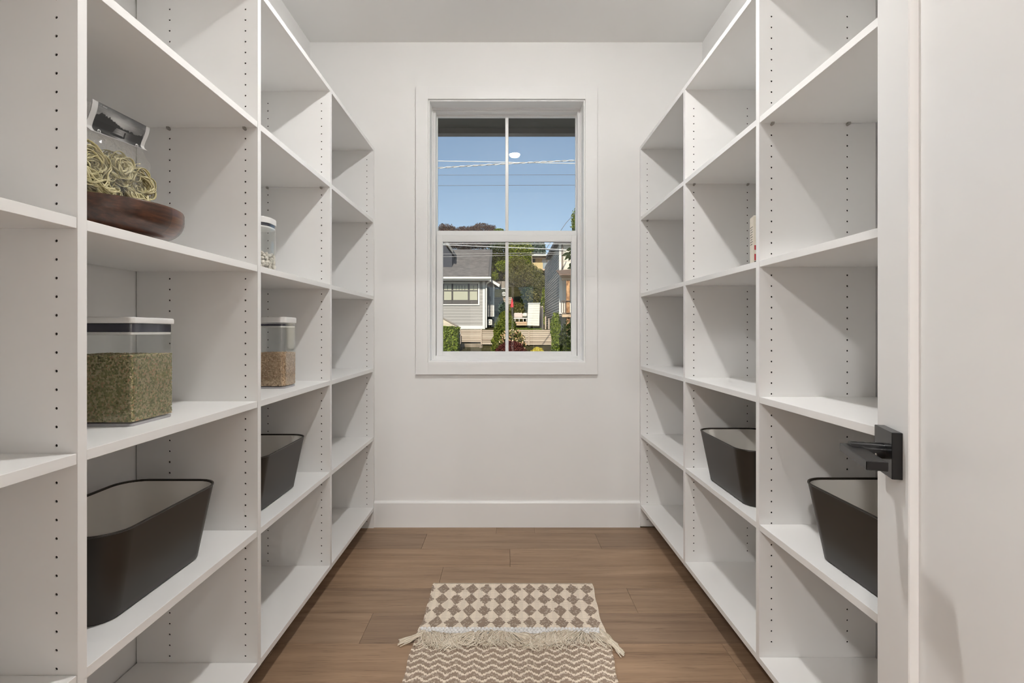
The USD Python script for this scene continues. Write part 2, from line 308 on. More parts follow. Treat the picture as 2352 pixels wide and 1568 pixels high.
nk = trimesh.creation.cylinder(radius=0.0115, height=0.044, sections=32)
nv = np.array(nk.vertices); nk.vertices = DP + DU * 0.033 + DN * 0.033 + nv[:, :1] * DU + nv[:, 2:] * DN + nv[:, 1:2] * np.array([0, 0, 1.0]) + np.array([0, 0, HZ])
nk.fix_normals()
dr.add('neck', nk, M['black_metal'], rose)
dr.add('lever', dbox(-0.069, 0.046, 0.0395, 0.0645, HZ - 0.0065, HZ + 0.0055, 0.0009), M['black_metal'], rose)
dr.add('set_screw', trimesh.creation.icosphere(1, 0.0022, ).apply_translation(DP + DU * 0.0225 + DN * 0.025 + np.array([0, 0, HZ - 0.0035])), M['nickel'], rose)
t2 = Thing('trim_2', 'white jamb lining of the doorway', 'door frame', (0, 0, 0), kind='structure')
t2.add('jamb', cbox((OX0 - 0.001, DY0 - 0.004, 0), (OX0 + 0.018, DY1 + 0.002, OZ), 0.001), M['trim'])
t2.add('jamb', cbox((OX1 - 0.018, DY0 - 0.004, 0), (OX1 + 0.001, DY1 - 0.002, OZ), 0.001), M['trim'])
t2.add('head', cbox((OX0 + 0.017, DY0 - 0.004, OZ - 0.012), (OX1 - 0.017, DY1 - 0.002, OZ + 0.001), 0.001), M['trim'])

# the room behind the doorway (mirrored in the window panes)
HY = -6.0
PX0, PX1, PZ0, PZ1 = -0.62, 0.95, 0.06, 2.20
struct('floor_001', bx((-2.75, HY, -0.05), (2.75, DY0, 0.0)), plain('hall_floor', lin(130, 104, 84), 0.5), 'brown floor of the room behind the doorway', 'floor')
struct('ceiling_001', bx((-2.75, HY - 0.15, CZ), (2.75, DY0, CZ + 0.2)), M['ceil'], 'ceiling of the room behind the doorway', 'ceiling')
struct('wall_left_001', bx((-2.9, HY, 0), (-2.75, DY0, CZ)), M['paint'], 'left wall of the room behind the doorway', 'wall')
struct('wall_right_001', bx((2.75, HY, 0), (2.9, DY0, CZ)), M['paint'], 'right wall of the room behind the doorway', 'wall')
struct('wall_back_001', extrude(sbox(-2.75, 0, 2.75, CZ).difference(sbox(PX0, PZ0, PX1, PZ1)), HY - 0.15, HY), M['paint'], 'far wall with the glazed opening behind the camera', 'wall', False)
w2 = Thing('window_2', 'tall two-pane window in the room behind the doorway', 'window', (0, HY, PZ0), kind='structure')
w2.add('frame', frame_of(PX0, PX1, PZ0, PZ1, 0.05, 0.05, 0.06, 0.05, HY - 0.11, HY - 0.04), M['vinyl'])
w2.add('mullion', cbox((0.14, HY - 0.10, PZ0 + 0.05), (0.20, HY - 0.05, PZ1 - 0.04)), M['vinyl'])
w2.add('pane', bx((PX0 + 0.045, HY - 0.078, PZ0 + 0.05), (0.145, HY - 0.074, PZ1 - 0.045)), M['glass'])
w2.add('pane', bx((0.195, HY - 0.078, PZ0 + 0.05), (PX1 - 0.045, HY - 0.074, PZ1 - 0.045)), M['glass'])

# recessed pantry lamp, plus unseen fill lamps added in the room behind
def can_light(x, y, label, m, r=0.046, dome=0.002):
    t = Thing('ceiling_light', label, 'ceiling light', (x, y, CZ))
    t.add('trim_ring', lathe([(r, -0.006), (r + 0.012, -0.006), (r + 0.014, -0.003), (r + 0.014, 0.0), (r, 0.0), (r, -0.006)], (x, y, CZ), 40, False), M['white_plastic'])
    t.add('lens', lathe([(r * math.sin(a), -0.006 - dome * math.cos(a)) for a in np.linspace(0, math.pi / 2, 8)] + [(r, -0.003), (0.0, -0.003)], (x, y, CZ), 40), m)
can_light(0.085, 1.335, 'round recessed lamp in the pantry ceiling, seen mirrored in the window', M['lamp_on'], 0.048, 0.026)
for x, y, r_, w in ((-1.0, -1.6, 0.085, 'nearest the doorway'), (-0.1, -3.0, 0.13, 'in the middle of the ceiling'), (1.2, -4.2, 0.06, 'by the far window')):
    can_light(x, y, 'round fill lamp added in the unseen room behind, ' + w, M['added_hall_lamp'], r_)  # added out of view to send fill light through the doorway

# ------------------------------------------------------------------ shelving
FL, FR = -0.7355, 0.7533                               # front planes of the two runs
TH = 0.019
def perforated(front, depth, sgn, y0, z0, z1, phase):
    """panel with blind 5 mm holes at 32 mm pitch on both faces; returns panel mesh and the dark hole bottoms"""
    xa, xb = front, front + sgn * depth
    cols = [front + sgn * 0.0368, front + sgn * 0.2618]
    k0 = math.ceil((z0 + 0.035 - phase) / 0.032)
    zs = [phase + 0.032 * k for k in range(k0, k0 + 80) if phase + 0.032 * k < z1 - 0.05]
    base = sbox(min(xa, xb), z0, max(xa, xb), z1)
    holes = [Point(c, z).buffer(0.0026, quad_segs=2) for c in cols for z in zs]
    skin = Polygon(base.exterior.coords, [h.exterior.coords for h in holes])
    m = cat_([extrude(skin, y0, y0 + 0.006), extrude(base, y0 + 0.006, y0 + TH - 0.006), extrude(skin, y0 + TH - 0.006, y0 + TH)])
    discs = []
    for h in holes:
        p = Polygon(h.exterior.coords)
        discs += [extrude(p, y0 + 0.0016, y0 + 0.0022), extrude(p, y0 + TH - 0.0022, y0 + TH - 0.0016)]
    return m, cat_(discs)
def shelving(name, label, front, sgn, depth, panels, bays, levels, phase, top, foot_gap):
    t = Thing(name, label, 'shelving unit', (front + sgn * depth / 2, panels[0], 0))
    zb = levels[-1]
    for i, y in enumerate(panels):
        last = i == len(panels) - 1
        m, d = perforated(front, depth, sgn, y, foot_gap if last else zb, top, phase)
        p = t.add('side_panel', m, M['melamine'], smooth=False)
        t.add('pin_hole', d, M['edge_hole'], p, smooth=False, kind='stuff')
    for (ya, yb), shift in bays:
        for j, z in enumerate(levels):
            z = z + shift.get(j, 0.0)
            base = j == len(levels) - 1
            a, b = front + sgn * (0.0 if base else 0.0008), front + sgn * (depth - 0.002)
            p = t.add('shelf', cbox((a, ya + 0.0008, z), (b, yb - 0.0008, z + TH), 0.0006), M['melamine'])
            if j == 0:
                for yy, dy in ((ya, 1), (yb, -1)):
                    for off in (0.0368, 0.2618):
                        cx = front + sgn * off
                        pin = cat_([cyl((cx, yy, z - 0.0045), (cx, yy + dy * 0.009, z - 0.0045), 0.0042, 12), bx((cx - 0.004, yy + dy * 0.003, z - 0.003), (cx + 0.004, yy + dy * 0.010, z))])
                        t.add('shelf_pin', pin, M['nickel'], p)
    t.add('top_board', cbox((front, panels[0], top), (front + sgn * depth, panels[-1] + TH, top + TH), 0.0006), M['melamine'])
    return t
PY = [0.232, 0.8608, 1.4867, 2.1012, 2.7900]
bays = [((PY[i] + TH, PY[i + 1]), {}) for i in range(4)]
bays[0][1][2] = -0.0020
LLEV = [Zr(0.6030), Zr(0.1763), Zr(-0.2272), Zr(-0.6102), Zr(-1.0025)]
RLEV = [Zr(0.6170), Zr(0.1900), Zr(-0.2140), Zr(-0.5925), Zr(-0.9868)]
shelving('shelving_unit', 'long white built-in shelving on the left wall, holding jars, a bag and two bins', FL, -1, 0.3595, PY, bays, LLEV, Zr(0.7311), Zr(1.006), 0.0)
shelving('shelving_unit', 'white built-in shelving on the right wall behind the open door, holding two bins', FR, 1, 0.346, PY[1:], [((PY[i] + TH, PY[i + 1]), {}) for i in range(1, 4)], RLEV, Zr(0.7415), Zr(1.012), 0.011)

# ------------------------------------------------------------------ storage bins (one built, three copies)
bins = [(-0.765, -1, 0.972, LLEV[3] + TH, 'large dark bronze tapered bin on the low left shelf nearest the camera', 0),
        (-0.765, -1, 1.566, LLEV[3] + TH, 'dark bronze tapered bin on the left shelves, below the jar of oats', 0),
        (0.753, 1, 1.598, RLEV[3] + TH, 'dark bronze tapered bin on the right shelves, farther from the door', 180),
        (0.764, 1, 0.925, RLEV[3] + TH, 'dark bronze tapered bin partly hidden behind the open door', 180)]
BL, BW, BH = 0.386, 0.262, 0.190
def bin_rings(off, zs):
    out = []
    for z in zs:
        k = np.clip(z / BH, 0, 1)
        out.append(rrect(-0.131 + 0.0, BL / 2, (0.095 + 0.036 * k) - off, (BL / 2 - 0.022 + 0.022 * k) - off, 0.048 + 0.014 * k - off, z, 10))
    return out
UsdGeom.Scope.Define(stage, '/World/Looks')  # materials live here
tb = Thing('storage_bin', bins[0][4], 'bin', (bins[0][0], bins[0][2], bins[0][3]), 'dark tapered storage bins')
tb.proto = tb.path
off0 = tb.base
def binmesh(rings, **k): m = ring_loft(rings, **k); m.apply_translation(off0); return m
o = bin_rings(0.0, [0.004, 0.02, 0.06, 0.12, 0.186]); o0 = bin_rings(0.004, [0.0])
tb.add('body', binmesh(o0 + o, cap1=False), M['bin_out'], smooth=50)
tb.add('rim', binmesh(bin_rings(0.0, [0.186]) + bin_rings(-0.0015, [0.188]) + bin_rings(-0.0005, [0.1905]) + bin_rings(0.003, [0.1905]) + bin_rings(0.0045, [0.186]), cap0=False, cap1=False), M['bin_rim'], smooth=50)
tb.add('liner', binmesh(bin_rings(0.0035, [0.1885, 0.12, 0.06, 0.006]), cap0=False), M['bin_in'], smooth=50)
for x, sgn, y, z, lab, rot in bins[1:]:
    copy_of(tb, 'storage_bin', lab, (x, y + (BL if rot else 0), z), rot, 'dark tapered storage bins')

# ------------------------------------------------------------------ footed wooden stand and the bag of pasta
SZ = LLEV[1] + TH
SC = (-0.915, 1.150, SZ)
st = Thing('cake_stand', 'round dark walnut footed stand with a thick rounded rim', 'stand', SC)
arc = [(0.105 + 0.045 * math.sin(a), 0.024 + 0.045 * (1 - math.cos(a))) for a in np.linspace(0, math.pi / 2, 10)]
st.add('foot', lathe([(0.0, 0.0), (0.094, 0.0), (0.096, 0.002), (0.096, 0.010), (0.088, 0.018), (0.088, 0.0255), (0.0, 0.0255)], SC, 72), M['stand'])
st.add('top_disc', lathe([(0.0, 0.024)] + arc + [(0.150, 0.084), (0.1485, 0.0875), (0.145, 0.089), (0.0, 0.089)], SC, 96), M['stand'])
PB = (-0.890, 1.110, SZ + 0.089)
bag = Thing('pasta_bag', 'clear bag of pale ribbon pasta nests with a black-and-white photo header card', 'pasta', PB)
prs = np.random.RandomState(5)
strands = []
def nest(c, R, tilt, n, sq):
    c = np.array(c)
    ax = np.array([math.cos(tilt[0]), math.sin(tilt[0]) * 0.6, tilt[1]]); ax /= np.linalg.norm(ax)
    u = np.cross(ax, [0, 0, 1.0]); u /= np.linalg.norm(u); v = np.cross(ax, u)
    for k in range(int(n * 1.5)):
        a0 = prs.uniform(0, 6.28); turns = prs.uniform(0.7, 1.7); r0 = R * prs.uniform(0.25, 1.0); q = np.linspace(0, 1, 46)
        a = a0 + turns * 6.283 * q * prs.choice([-1, 1])
        r = r0 * (1 + 0.22 * np.sin(3 * a + prs.uniform(0, 6)) * (0.4 + q)) + R * 0.25 * (q - 0.5)
        h = prs.uniform(-0.5, 0.5) * sq + 0.22 * sq * np.sin(2.3 * a + prs.uniform(0, 6))
        p = c + (r * np.cos(a))[:, None] * u + (r * 0.82 * np.sin(a))[:, None] * v + h[:, None] * ax
        p[:, 0] = np.clip(p[:, 0], -0.929, -0.847); p[:, 1] = np.clip(p[:, 1], 0.982, 1.214); p[:, 2] = np.clip(p[:, 2], PB[2] + 0.004, PB[2] + 0.112)
        strands.append(tube(p, 0.003, 6, flat=(0.0025, 0.0011)))
zz = PB[2]
for c, R, tl, n, sq in (((-0.862, 1.035, zz + 0.058), 0.047, (0.15, 0.1), 26, 0.03), ((-0.862, 1.115, zz + 0.078), 0.042, (-0.15, 0.2), 22, 0.03), ((-0.868, 1.175, zz + 0.06), 0.044, (-0.3, -0.2), 20, 0.03),
                        ((-0.866, 1.165, zz + 0.028), 0.036, (0.1, 0.8), 16, 0.03), ((-0.866, 1.075, zz + 0.026), 0.036, (0.1, 0.8), 16, 0.03), ((-0.905, 1.03, zz + 0.06), 0.05, (0.1, 0.1), 14, 0.03), ((-0.905, 1.15, zz + 0.06), 0.05, (0.1, 0.1), 14, 0.03)):
    nest(c, R, tl, n, sq)
bag.add('pasta_ribbons', cat_(strands), M['pasta'], kind='stuff', smooth=True)
rings = []
for z, hy, hx, yc in ((0.001, 0.118, 0.030, 0), (0.012, 0.128, 0.041, 0), (0.05, 0.130, 0.046, 0), (0.09, 0.128, 0.044, 0), (0.118, 0.122, 0.030, -0.002), (0.132, 0.112, 0.012, -0.006), (0.142, 0.104, 0.003, -0.008), (0.186, 0.084, 0.0012, -0.010)):
    a = np.linspace(0, 2 * math.pi, 72, endpoint=False)
    p = np.c_[-0.890 + hx * np.sign(np.cos(a)) * np.abs(np.cos(a)) ** 0.8 + (0.026 if z > 0.14 else 0.026 * max(z - 0.09, 0) / 0.05), 1.100 + yc + hy * np.sign(np.sin(a)) * np.abs(np.sin(a)) ** 0.8, np.full(72, zz + z)]
    w = meshkit.fbm(p * 40, 3, 2) - 0.5
    p[:, 0] += 0.012 * w * min(1, hx / 0.03); p[:, 1] += 0.010 * w
    rings.append(p)
bag.add('bag', ring_loft(rings), M['film'], smooth=True)
# header card: curled sheet, printed with a dusky lagoon
nu, nv_ = 120, 64
U, V = np.meshgrid(np.linspace(0, 1, nu), np.linspace(0, 1, nv_), indexing='ij')
cy = 1.020 + 0.164 * U; cz = Zr(0.409 + 0.016 * U + 0.064 * V - 0.009 * U * V)
cxx = -0.8560 + 0.0150 * V + 0.012 * np.clip(0.22 - V, 0, 1) ** 2 / 0.0484 - 0.0015 * np.sin(6.283 * V)
col = np.zeros((nu, nv_, 3))
cl = meshkit.fbm(np.stack([U * 5, V * 7, 0 * U], -1), 4, 3)
hor = 0.47 + 0.0 * U
shade = 0.10 + 0.34 * np.exp(-((V - 0.62) ** 2) / 0.03) * np.exp(-((U - 0.42) ** 2) / 0.06) + 0.20 * np.clip(cl - 0.4, 0, 1)
land = 0.48 + 0.20 * np.exp(-((U - 0.25) / 0.17) ** 2) * (0.7 + 0.6 * meshkit.noise(np.stack([U * 40, 0 * U, 0 * U], -1), 4)) + 0.06 * meshkit.noise(np.stack([U * 55, 0 * U, 0 * U], -1), 5) + 0.14 * np.maximum(0, 1 - np.abs(U - 0.9) / 0.022)
water = V < 0.45
shade = np.where(water, 0.03 + 0.32 * np.exp(-((U - 0.55) / 0.10) ** 2) * (0.6 + 0.5 * meshkit.noise(np.stack([U * 12, V * 60, 0 * U], -1), 6)), shade)
shade = np.where(~water & (V < land), 0.022, shade)
shade = np.where(water & (V > 0.24) & (U < 0.42 + 0.2 * (V - 0.3)), 0.016, shade)
shade = np.where(((U - 0.50) / 0.13) ** 2 + ((V - 0.20) / 0.05) ** 2 < 1, 0.010, shade)
shade = np.where((np.abs(U - 0.615) < 0.012) & (V > 0.18) & (V < 0.40), 0.010, shade)
txt = (U > 0.13) & (U < 0.23) & (np.abs(V - 0.93) < 0.018) & (meshkit.noise(np.stack([U * 160, 0 * U, 0 * U], -1), 9) > 0.35)
shade = np.where(txt, 0.30, shade)
white = (U < 0.085) | (U > 0.93) | (V < 0.035)
col[:] = np.where(white, 0.56, shade)[..., None] * np.array([1.0, 0.98, 0.95])
idx = np.arange(nu * nv_).reshape(nu, nv_)
quad = np.stack([idx[:-1, :-1], idx[1:, :-1], idx[1:, 1:], idx[:-1, 1:]], -1).reshape(-1, 4)
fv = np.stack([cxx, cy, cz], -1).reshape(-1, 3); bv = fv - np.array([0.0012, 0, 0])
n0 = len(fv); tri = np.vstack([quad[:, [0, 1, 2]], quad[:, [0, 2, 3]]])
card = trimesh.Trimesh(np.vstack([fv, bv]), np.vstack([tri, tri[:, ::-1] + n0]), process=False)
cp = bag.add('header_card', card, M['tint'], tint=np.vstack([col.reshape(-1, 3)] + [np.full((n0, 3), 0.5)]))
for u_, v_ in ((0.17, 0.10), (0.83, 0.10)):
    i, j = int(u_ * (nu - 1)), int(v_ * (nv_ - 1)); c = np.array([cxx[i, j] + 0.001, cy[i, j], cz[i, j]])
    tor = trimesh.creation.torus(0.0031, 0.0011, 20, 8); tor.apply_transform(trimesh.transformations.rotation_matrix(math.pi / 2, [0, 1, 0])); tor.apply_translation(c)
    bag.add('eyelet', tor, M['white_plastic'], cp, smooth=True)

# ------------------------------------------------------------------ clear food containers and what is in them
def container(label, cx, cy, z, hx, hy, rad, h, lid_h, band, lid_over=0.003, rot=0):
    t = Thing('storage_jar', label, 'jar', (cx, cy, z))
    R = lambda dx, r, zz, n=10: rrect(cx, cy, hx - dx, hy - dx, max(r, 0.002), z + zz, n)
    wall = 0.0022; zt = h - lid_h
    outer = [R(0.006, rad - 0.004, 0.004), R(0.002, rad - 0.001, 0.007), R(0.0, rad, 0.013), R(0.0, rad, zt)]
    inner = [R(wall, rad - wall, zt), R(wall, rad - wall, 0.014), R(wall + 0.003, rad - wall - 0.003, 0.009)]
    t.add('body', ring_loft(outer + inner), M['clear'], smooth=40)
    t.add('base', ring_loft([R(0.004, rad - 0.003, 0.0), R(0.0025, rad - 0.002, 0.002), R(0.0025, rad - 0.002, 0.006), R(0.006, rad - 0.005, 0.0065)]), M['base_grey'], smooth=40)
    o = -lid_over
    lp = t.add('lid', ring_loft([R(o + 0.0008, rad, zt - 0.001), R(o, rad + 0.001, zt + 0.001), R(o, rad + 0.001, h - 0.004), R(o + 0.0012, rad, h - 0.0012), R(o + 0.004, rad - 0.002, h)]), M['white_plastic'], smooth=40)
    t.add('gasket', ring_loft([R(wall + 0.0008, rad - 0.003, zt - band[0]), R(wall + 0.0004, rad - 0.003, zt - band[0] - 0.001), R(wall + 0.0004, rad - 0.003, zt - band[1]), R(wall + 0.0015, rad - 0.003, zt - band[1] - 0.0006)]), M['navy'], lp, smooth=40)
    t.add('collar', ring_loft([R(wall + 0.0008, rad - 0.003, zt - band[1] - 0.001), R(wall + 0.0006, rad - 0.003, zt - band[1] - 0.006), R(wall + 0.006, rad - 0.006, zt - band[1] - 0.007)]), M['white_plastic'], lp, smooth=40)
    return t
def grains(shape, cx, cy, z, hx, hy, rad, top, n_side, size, seed, layers=2, flat=0.5, tilt=0.8, faces=1):
    """pieces packed against the clear walls and over the top of a filled jar, with a solid heart"""
    r = np.random.RandomState(seed); out = []
    unit = trimesh.creation.icosphere(faces, 1.0); uv, uf = np.array(unit.vertices), np.array(unit.faces)
    pos = []
    per = 2 * (hx + hy)
    for L in range(layers):
        inset = size * (0.75 + 0.95 * L)
        step = size * 1.62
        ns, nz = int(per / step), int((top) / (step * 0.82))
        for k in range(nz):
            for j in range(ns):
                s = ((j + 0.5 * (k % 2) + r.uniform(-0.25, 0.25)) / ns) * per; zz_ = 0.010 + size * 0.6 + (k + r.uniform(-0.25, 0.25)) * step * 0.82
                if zz_ > top: continue
                ax, ay = hx - inset, hy - inset
                q = s / per * 2 * (ax + ay)
                if q < 2 * ax: x, y, nrm = -ax + q, -ay, (0, -1)
                elif q < 2 * ax + 2 * ay: x, y, nrm = ax, -ay + q - 2 * ax, (1, 0)
                elif q < 4 * ax + 2 * ay: x, y, nrm = ax - (q - 2 * ax - 2 * ay), ay, (0, 1)
                else: x, y, nrm = -ax, ay - (q - 4 * ax - 2 * ay), (-1, 0)
                rr = max(rad - inset, 0.001)
                ex, ey = abs(x) - (ax - rr), abs(y) - (ay - rr)
                if ex > 0 and ey > 0:
                    d = math.hypot(ex, ey)
                    if d > rr: x, y = math.copysign(ax - rr + ex / d * rr, x), math.copysign(ay - rr + ey / d * rr, y)
                pos.append((x, y, zz_, nrm))
    step = size * 1.7
    for x in np.arange(-hx + size * 1.5, hx - size * 1.4, step):
        for y in np.arange(-hy + size * 1.5, hy - size * 1.4, step):
            pos.append((x + r.uniform(-.3, .3) * size, y + r.uniform(-.3, .3) * size, top + r.uniform(-0.3, 0.35) * size, None))
    V_, F_ = [], []; base = 0
    for x, y, zz_, nrm in pos:
        sc = np.array(shape) * size * r.uniform(0.85, 1.12)
        ax = r.normal(size=3); ax /= np.linalg.norm(ax)
        if nrm is not None and r.rand() < tilt: ax = np.array([nrm[0], nrm[1], 0.0]) + r.normal(size=3) * 0.45; ax /= np.linalg.norm(ax)
        u = np.cross(ax, r.normal(size=3)); u /= np.linalg.norm(u); w = np.cross(ax, u)
        v = uv * sc
        V_.append(v[:, :1] * u + v[:, 1:2] * w + v[:, 2:] * ax + np.array([cx + x, cy + y, z + zz_])); F_.append(uf + base); base += len(uv)
    v = np.vstack(V_)
    lim = np.array([hx, hy]) - 0.0027
    v[:, 0] = np.clip(v[:, 0], cx - lim[0], cx + lim[0]); v[:, 1] = np.clip(v[:, 1], cy - lim[1], cy + lim[1]); v[:, 2] = np.maximum(v[:, 2], z + 0.0095)
    heart = bx((cx - hx + size * 2.2, cy - hy + size * 2.2, z + 0.011), (cx + hx - size * 2.2, cy + hy - size * 2.2, z + top - size * 0.3))
    return cat_([trimesh.Trimesh(v, np.vstack(F_), process=False), heart])
S3, S2 = LLEV[2] + TH, LLEV[1] + TH
A = (-0.891, 1.1565, S3, 0.080, 0.0690, 0.010)
container('big square clear jar two-thirds full of green lentils, white lid', *A, 0.239, 0.0125, (0.002, 0.020))
single('lentils', grains((1.0, 1.0, 0.55), A[0], A[1], A[2], A[3], A[4], A[5], 0.153, 0, 0.0026, 4), M['lentil'], 'green and tan lentils filling the big square jar', 'lentils', kind='stuff', smooth=True)
B = (-0.852, 1.716, S2, 0.056, 0.056, 0.045)
container('small clear rounded jar of large white beans on the upper left shelf', *B, 0.190, 0.020, (0.002, 0.010), 0.001)
single('white_beans', grains((1.0, 0.68, 0.52), B[0], B[1], B[2], B[3], B[4], B[5], 0.066, 0, 0.0088, 7, layers=1, tilt=0.9, faces=2), M['bean'], 'large white beans in the small rounded jar', 'beans', kind='stuff', smooth=True)
C = (-0.851, 1.858, S3, 0.055, 0.055, 0.018)
container('tall narrow clear jar half full of oat flakes, white lid', *C, 0.2595, 0.020, (0.006, 0.012), 0.0025)
single('oat_flakes', grains((1.0, 0.8, 0.25), C[0], C[1], C[2], C[3], C[4], C[5], 0.127, 0, 0.0034, 9), M['oat'], 'pale oat flakes filling the lower half of the tall jar', 'oats', kind='stuff', smooth=False)

# carton behind the right-hand upright
ca, sa = math.cos(math.radians(-13)), math.sin(math.radians(-13))
KC = np.array([0.852, 1.722, RLEV[1] + TH])
def kbox(a, b, c, d, z0, z1, ch=0.001):
    m = cbox((a, c, z0), (b, d, z1), ch); v = np.array(m.vertices); m.vertices = np.c_[KC[0] + v[:, 0] * ca - v[:, 1] * sa, KC[1] + v[:, 0] * sa + v[:, 1] * ca, KC[2] + v[:, 2]]; return m
kt = Thing('food_carton', 'narrow cream carton with red print beside the upright on the right shelves', 'carton', KC)
kp = kt.add('box', kbox(0, 0.13, 0, 0.045, 0, 0.187), plain('carton_cream', (0.72, 0.66, 0.56), 0.5))
kt.add('flap', kbox(0.001, 0.129, 0.001, 0.044, 0.186, 0.1885), plain('carton_white', (0.80, 0.77, 0.72), 0.5))
red = plain('carton_red', (0.42, 0.022, 0.03), 0.45); ink = plain('carton_ink', (0.05, 0.045, 0.045), 0.6)
for zc, hh in ((0.078, 0.016), (0.045, 0.022)):
    kt.add('red_print', kbox(0.004, 0.10, -0.0006, 0.001, zc - hh / 2, zc + hh / 2, 0.0003), red, kp)
kt.add('dark_print', kbox(0.004, 0.10, -0.0006, 0.001, 0.024, 0.032, 0.0003), ink, kp)
lines = [kbox(-0.0005, 0.0008, 0.006 + 0.004 * (k % 2), 0.040 - 0.003 * (k % 3), 0.150 - 0.0085 * k, 0.152 - 0.0085 * k, 0.0003) for k in range(8)]
kt.add('small_print', cat_(lines), ink, kp, kind='stuff')

# ------------------------------------------------------------------ rug
rt = math.radians(1.55); rc, rs = math.cos(rt), math.sin(rt)
RO = np.array([0.0315, 2.173, 0.0])                     # middle of the far edge
def rugp(u, v, w):                                     # u across, v towards the camera
    u, v = np.asarray(u, float), np.asarray(v, float)
    return np.stack([RO[0] + u * rc - v * rs, RO[1] - v * rc - u * rs * 0.15, np.broadcast_to(w, u.shape)], -1)
RW, RL = 0.682, 0.82
rug = Thing('rug', 'flat-woven cotton rug of beige diamonds and zigzags with fringe and white tufts', 'rug', (RO[0], RO[1] - RL / 2, 0))
nu, nv_ = 505, 606
us, vs = np.linspace(-RW / 2, RW / 2, nu), np.linspace(0, RL, nv_)
UU, VV = np.meshgrid(us, vs, indexing='ij')
cream, taupe, pale = np.array(lin(238, 225, 208)), np.array(lin(156, 138, 122)), np.array(lin(205, 189, 170))
px_, py_ = 0.0596, 0.0815
KW, KH = 0.0052, 0.0045                                # one knit stitch
rowi = np.floor(VV / KH); uq = (np.floor(UU / KW + 0.5 * (rowi % 2)) + 0.5 - 0.5 * (rowi % 2)) * KW; vq = (rowi + 0.5) * KH
dx = 0.5 - np.abs(((uq - 0.010) / px_) % 1.0 - 0.5); dy = 0.5 - np.abs(((vq - 0.051) / py_) % 1.0 - 0.5)
jit = (meshkit.noise(np.stack([uq * 317, vq * 353, 0 * UU], -1), 3) - 0.5)
dia = (1.10 * dx + 0.93 * dy) + 0.10 * jit < 0.492
zig = 0.011 * np.abs(((uq / px_) % 1.0) * 2 - 1) * 2
zz2 = ((vq - 0.46 + zig) / 0.0300) % 1.0
zigc = (zz2 + 0.14 * jit) < 0.30
zone = VV > 0.40
c_d = np.where(dia[..., None], taupe, cream); c_z = np.where(zigc[..., None], cream, taupe * 1.10)
fleck = np.clip(meshkit.noise(np.stack([uq * 531, vq * 477, 0 * UU], -1), 8), 0, 1)
colr = np.where(zone[..., None], c_z, c_d)
colr = np.where((VV < 0.009)[..., None], pale * 0.8, colr)
lightfleck = (fleck > 0.70)[..., None]
colr = np.where(lightfleck & ((zone & ~zigc) | (~zone & dia))[..., None], colr * 0.68 + cream * 0.32, colr)
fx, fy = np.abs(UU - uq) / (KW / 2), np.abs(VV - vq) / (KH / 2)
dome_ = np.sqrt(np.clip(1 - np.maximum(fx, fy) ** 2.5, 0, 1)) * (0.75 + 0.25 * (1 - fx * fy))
gap_shade = np.maximum(fx, fy) > 0.86
colr = np.where(gap_shade[..., None], colr * 0.62 + taupe * 0.38 * 0.75, colr)  # shade between stitches put into the tint, along with taupe warp thread
hgt = 0.0036 + 0.0026 * dome_ + 0.0008 * jit
hgt = np.where(zone, hgt + 0.0014 * (zigc * 1.0), hgt)
edge = np.minimum(np.minimum(UU + RW / 2, RW / 2 - UU), np.minimum(VV, RL - VV))
hgt = np.where(edge < 0.008, 0.0048 + 0.0022 * np.sqrt(np.clip(edge / 0.008, 0, 1)) + 0.0008 * np.cos(VV / 0.008 * 6.28) * (np.abs(np.abs(UU) - RW / 2) < 0.01), hgt)
wob = 0.0035 * np.sin(VV * 16 + 1) + 0.0020 * np.sin(VV * 41)
top = rugp(UU + wob * (UU / (RW / 2)), VV, 0.0) + np.stack([0 * hgt, 0 * hgt, hgt], -1)
idx = np.arange(nu * nv_).reshape(nu, nv_)
quad = np.stack([idx[:-1, :-1], idx[:-1, 1:], idx[1:, 1:], idx[1:, :-1]], -1).reshape(-1, 4)
tri = np.vstack([quad[:, [0, 1, 2]], quad[:, [0, 2, 3]]])
vt = top.reshape(-1, 3)
loop = np.concatenate([idx[:, 0], idx[-1, 1:], idx[-2::-1, -1], idx[0, -2:0:-1]])
bot = vt[loop].copy(); bot[:, 2] = 0.0008; nb = len(vt)
sk = []
for j in range(len(loop)):
    k = (j + 1) % len(loop); sk += [(loop[j], nb + j, nb + k), (loop[j], nb + k, loop[k])]
rm = trimesh.Trimesh(np.vstack([vt, bot]), np.vstack([tri, np.array(sk)]), process=False)
if rm.face_normals[0][2] < 0: rm.invert()
# smooth normals for the weave
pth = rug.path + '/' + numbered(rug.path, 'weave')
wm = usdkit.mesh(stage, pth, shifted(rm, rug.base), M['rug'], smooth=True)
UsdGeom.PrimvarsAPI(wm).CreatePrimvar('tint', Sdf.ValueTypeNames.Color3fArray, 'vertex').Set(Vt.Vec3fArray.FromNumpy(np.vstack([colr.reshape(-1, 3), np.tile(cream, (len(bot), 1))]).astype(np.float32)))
tr = np.random.RandomState(8); tufts = []; ball = trimesh.creation.icosphere(2, 1.0)
for r_ in range(3):
    n = 50
    for k in range(n):
        u = -RW / 2 + 0.012 + (k + 0.5 * (r_ % 2)) * (RW - 0.02) / n + tr.uniform(-0.001, 0.001)
        b = ball.copy(); b.apply_scale([0.0070 * tr.uniform(0.85, 1.1), 0.0056 * tr.uniform(0.9, 1.1), 0.0058]); b.apply_translation(rugp(u, 0.340 + 0.0120 * r_ + tr.uniform(-0.0008, 0.0008), 0.0085)); tufts.append(b)
rug.add('tuft_rows', cat_(tufts), M['tuft'], smooth=True, kind='stuff', label='rows of white wool tufts')
fr = []
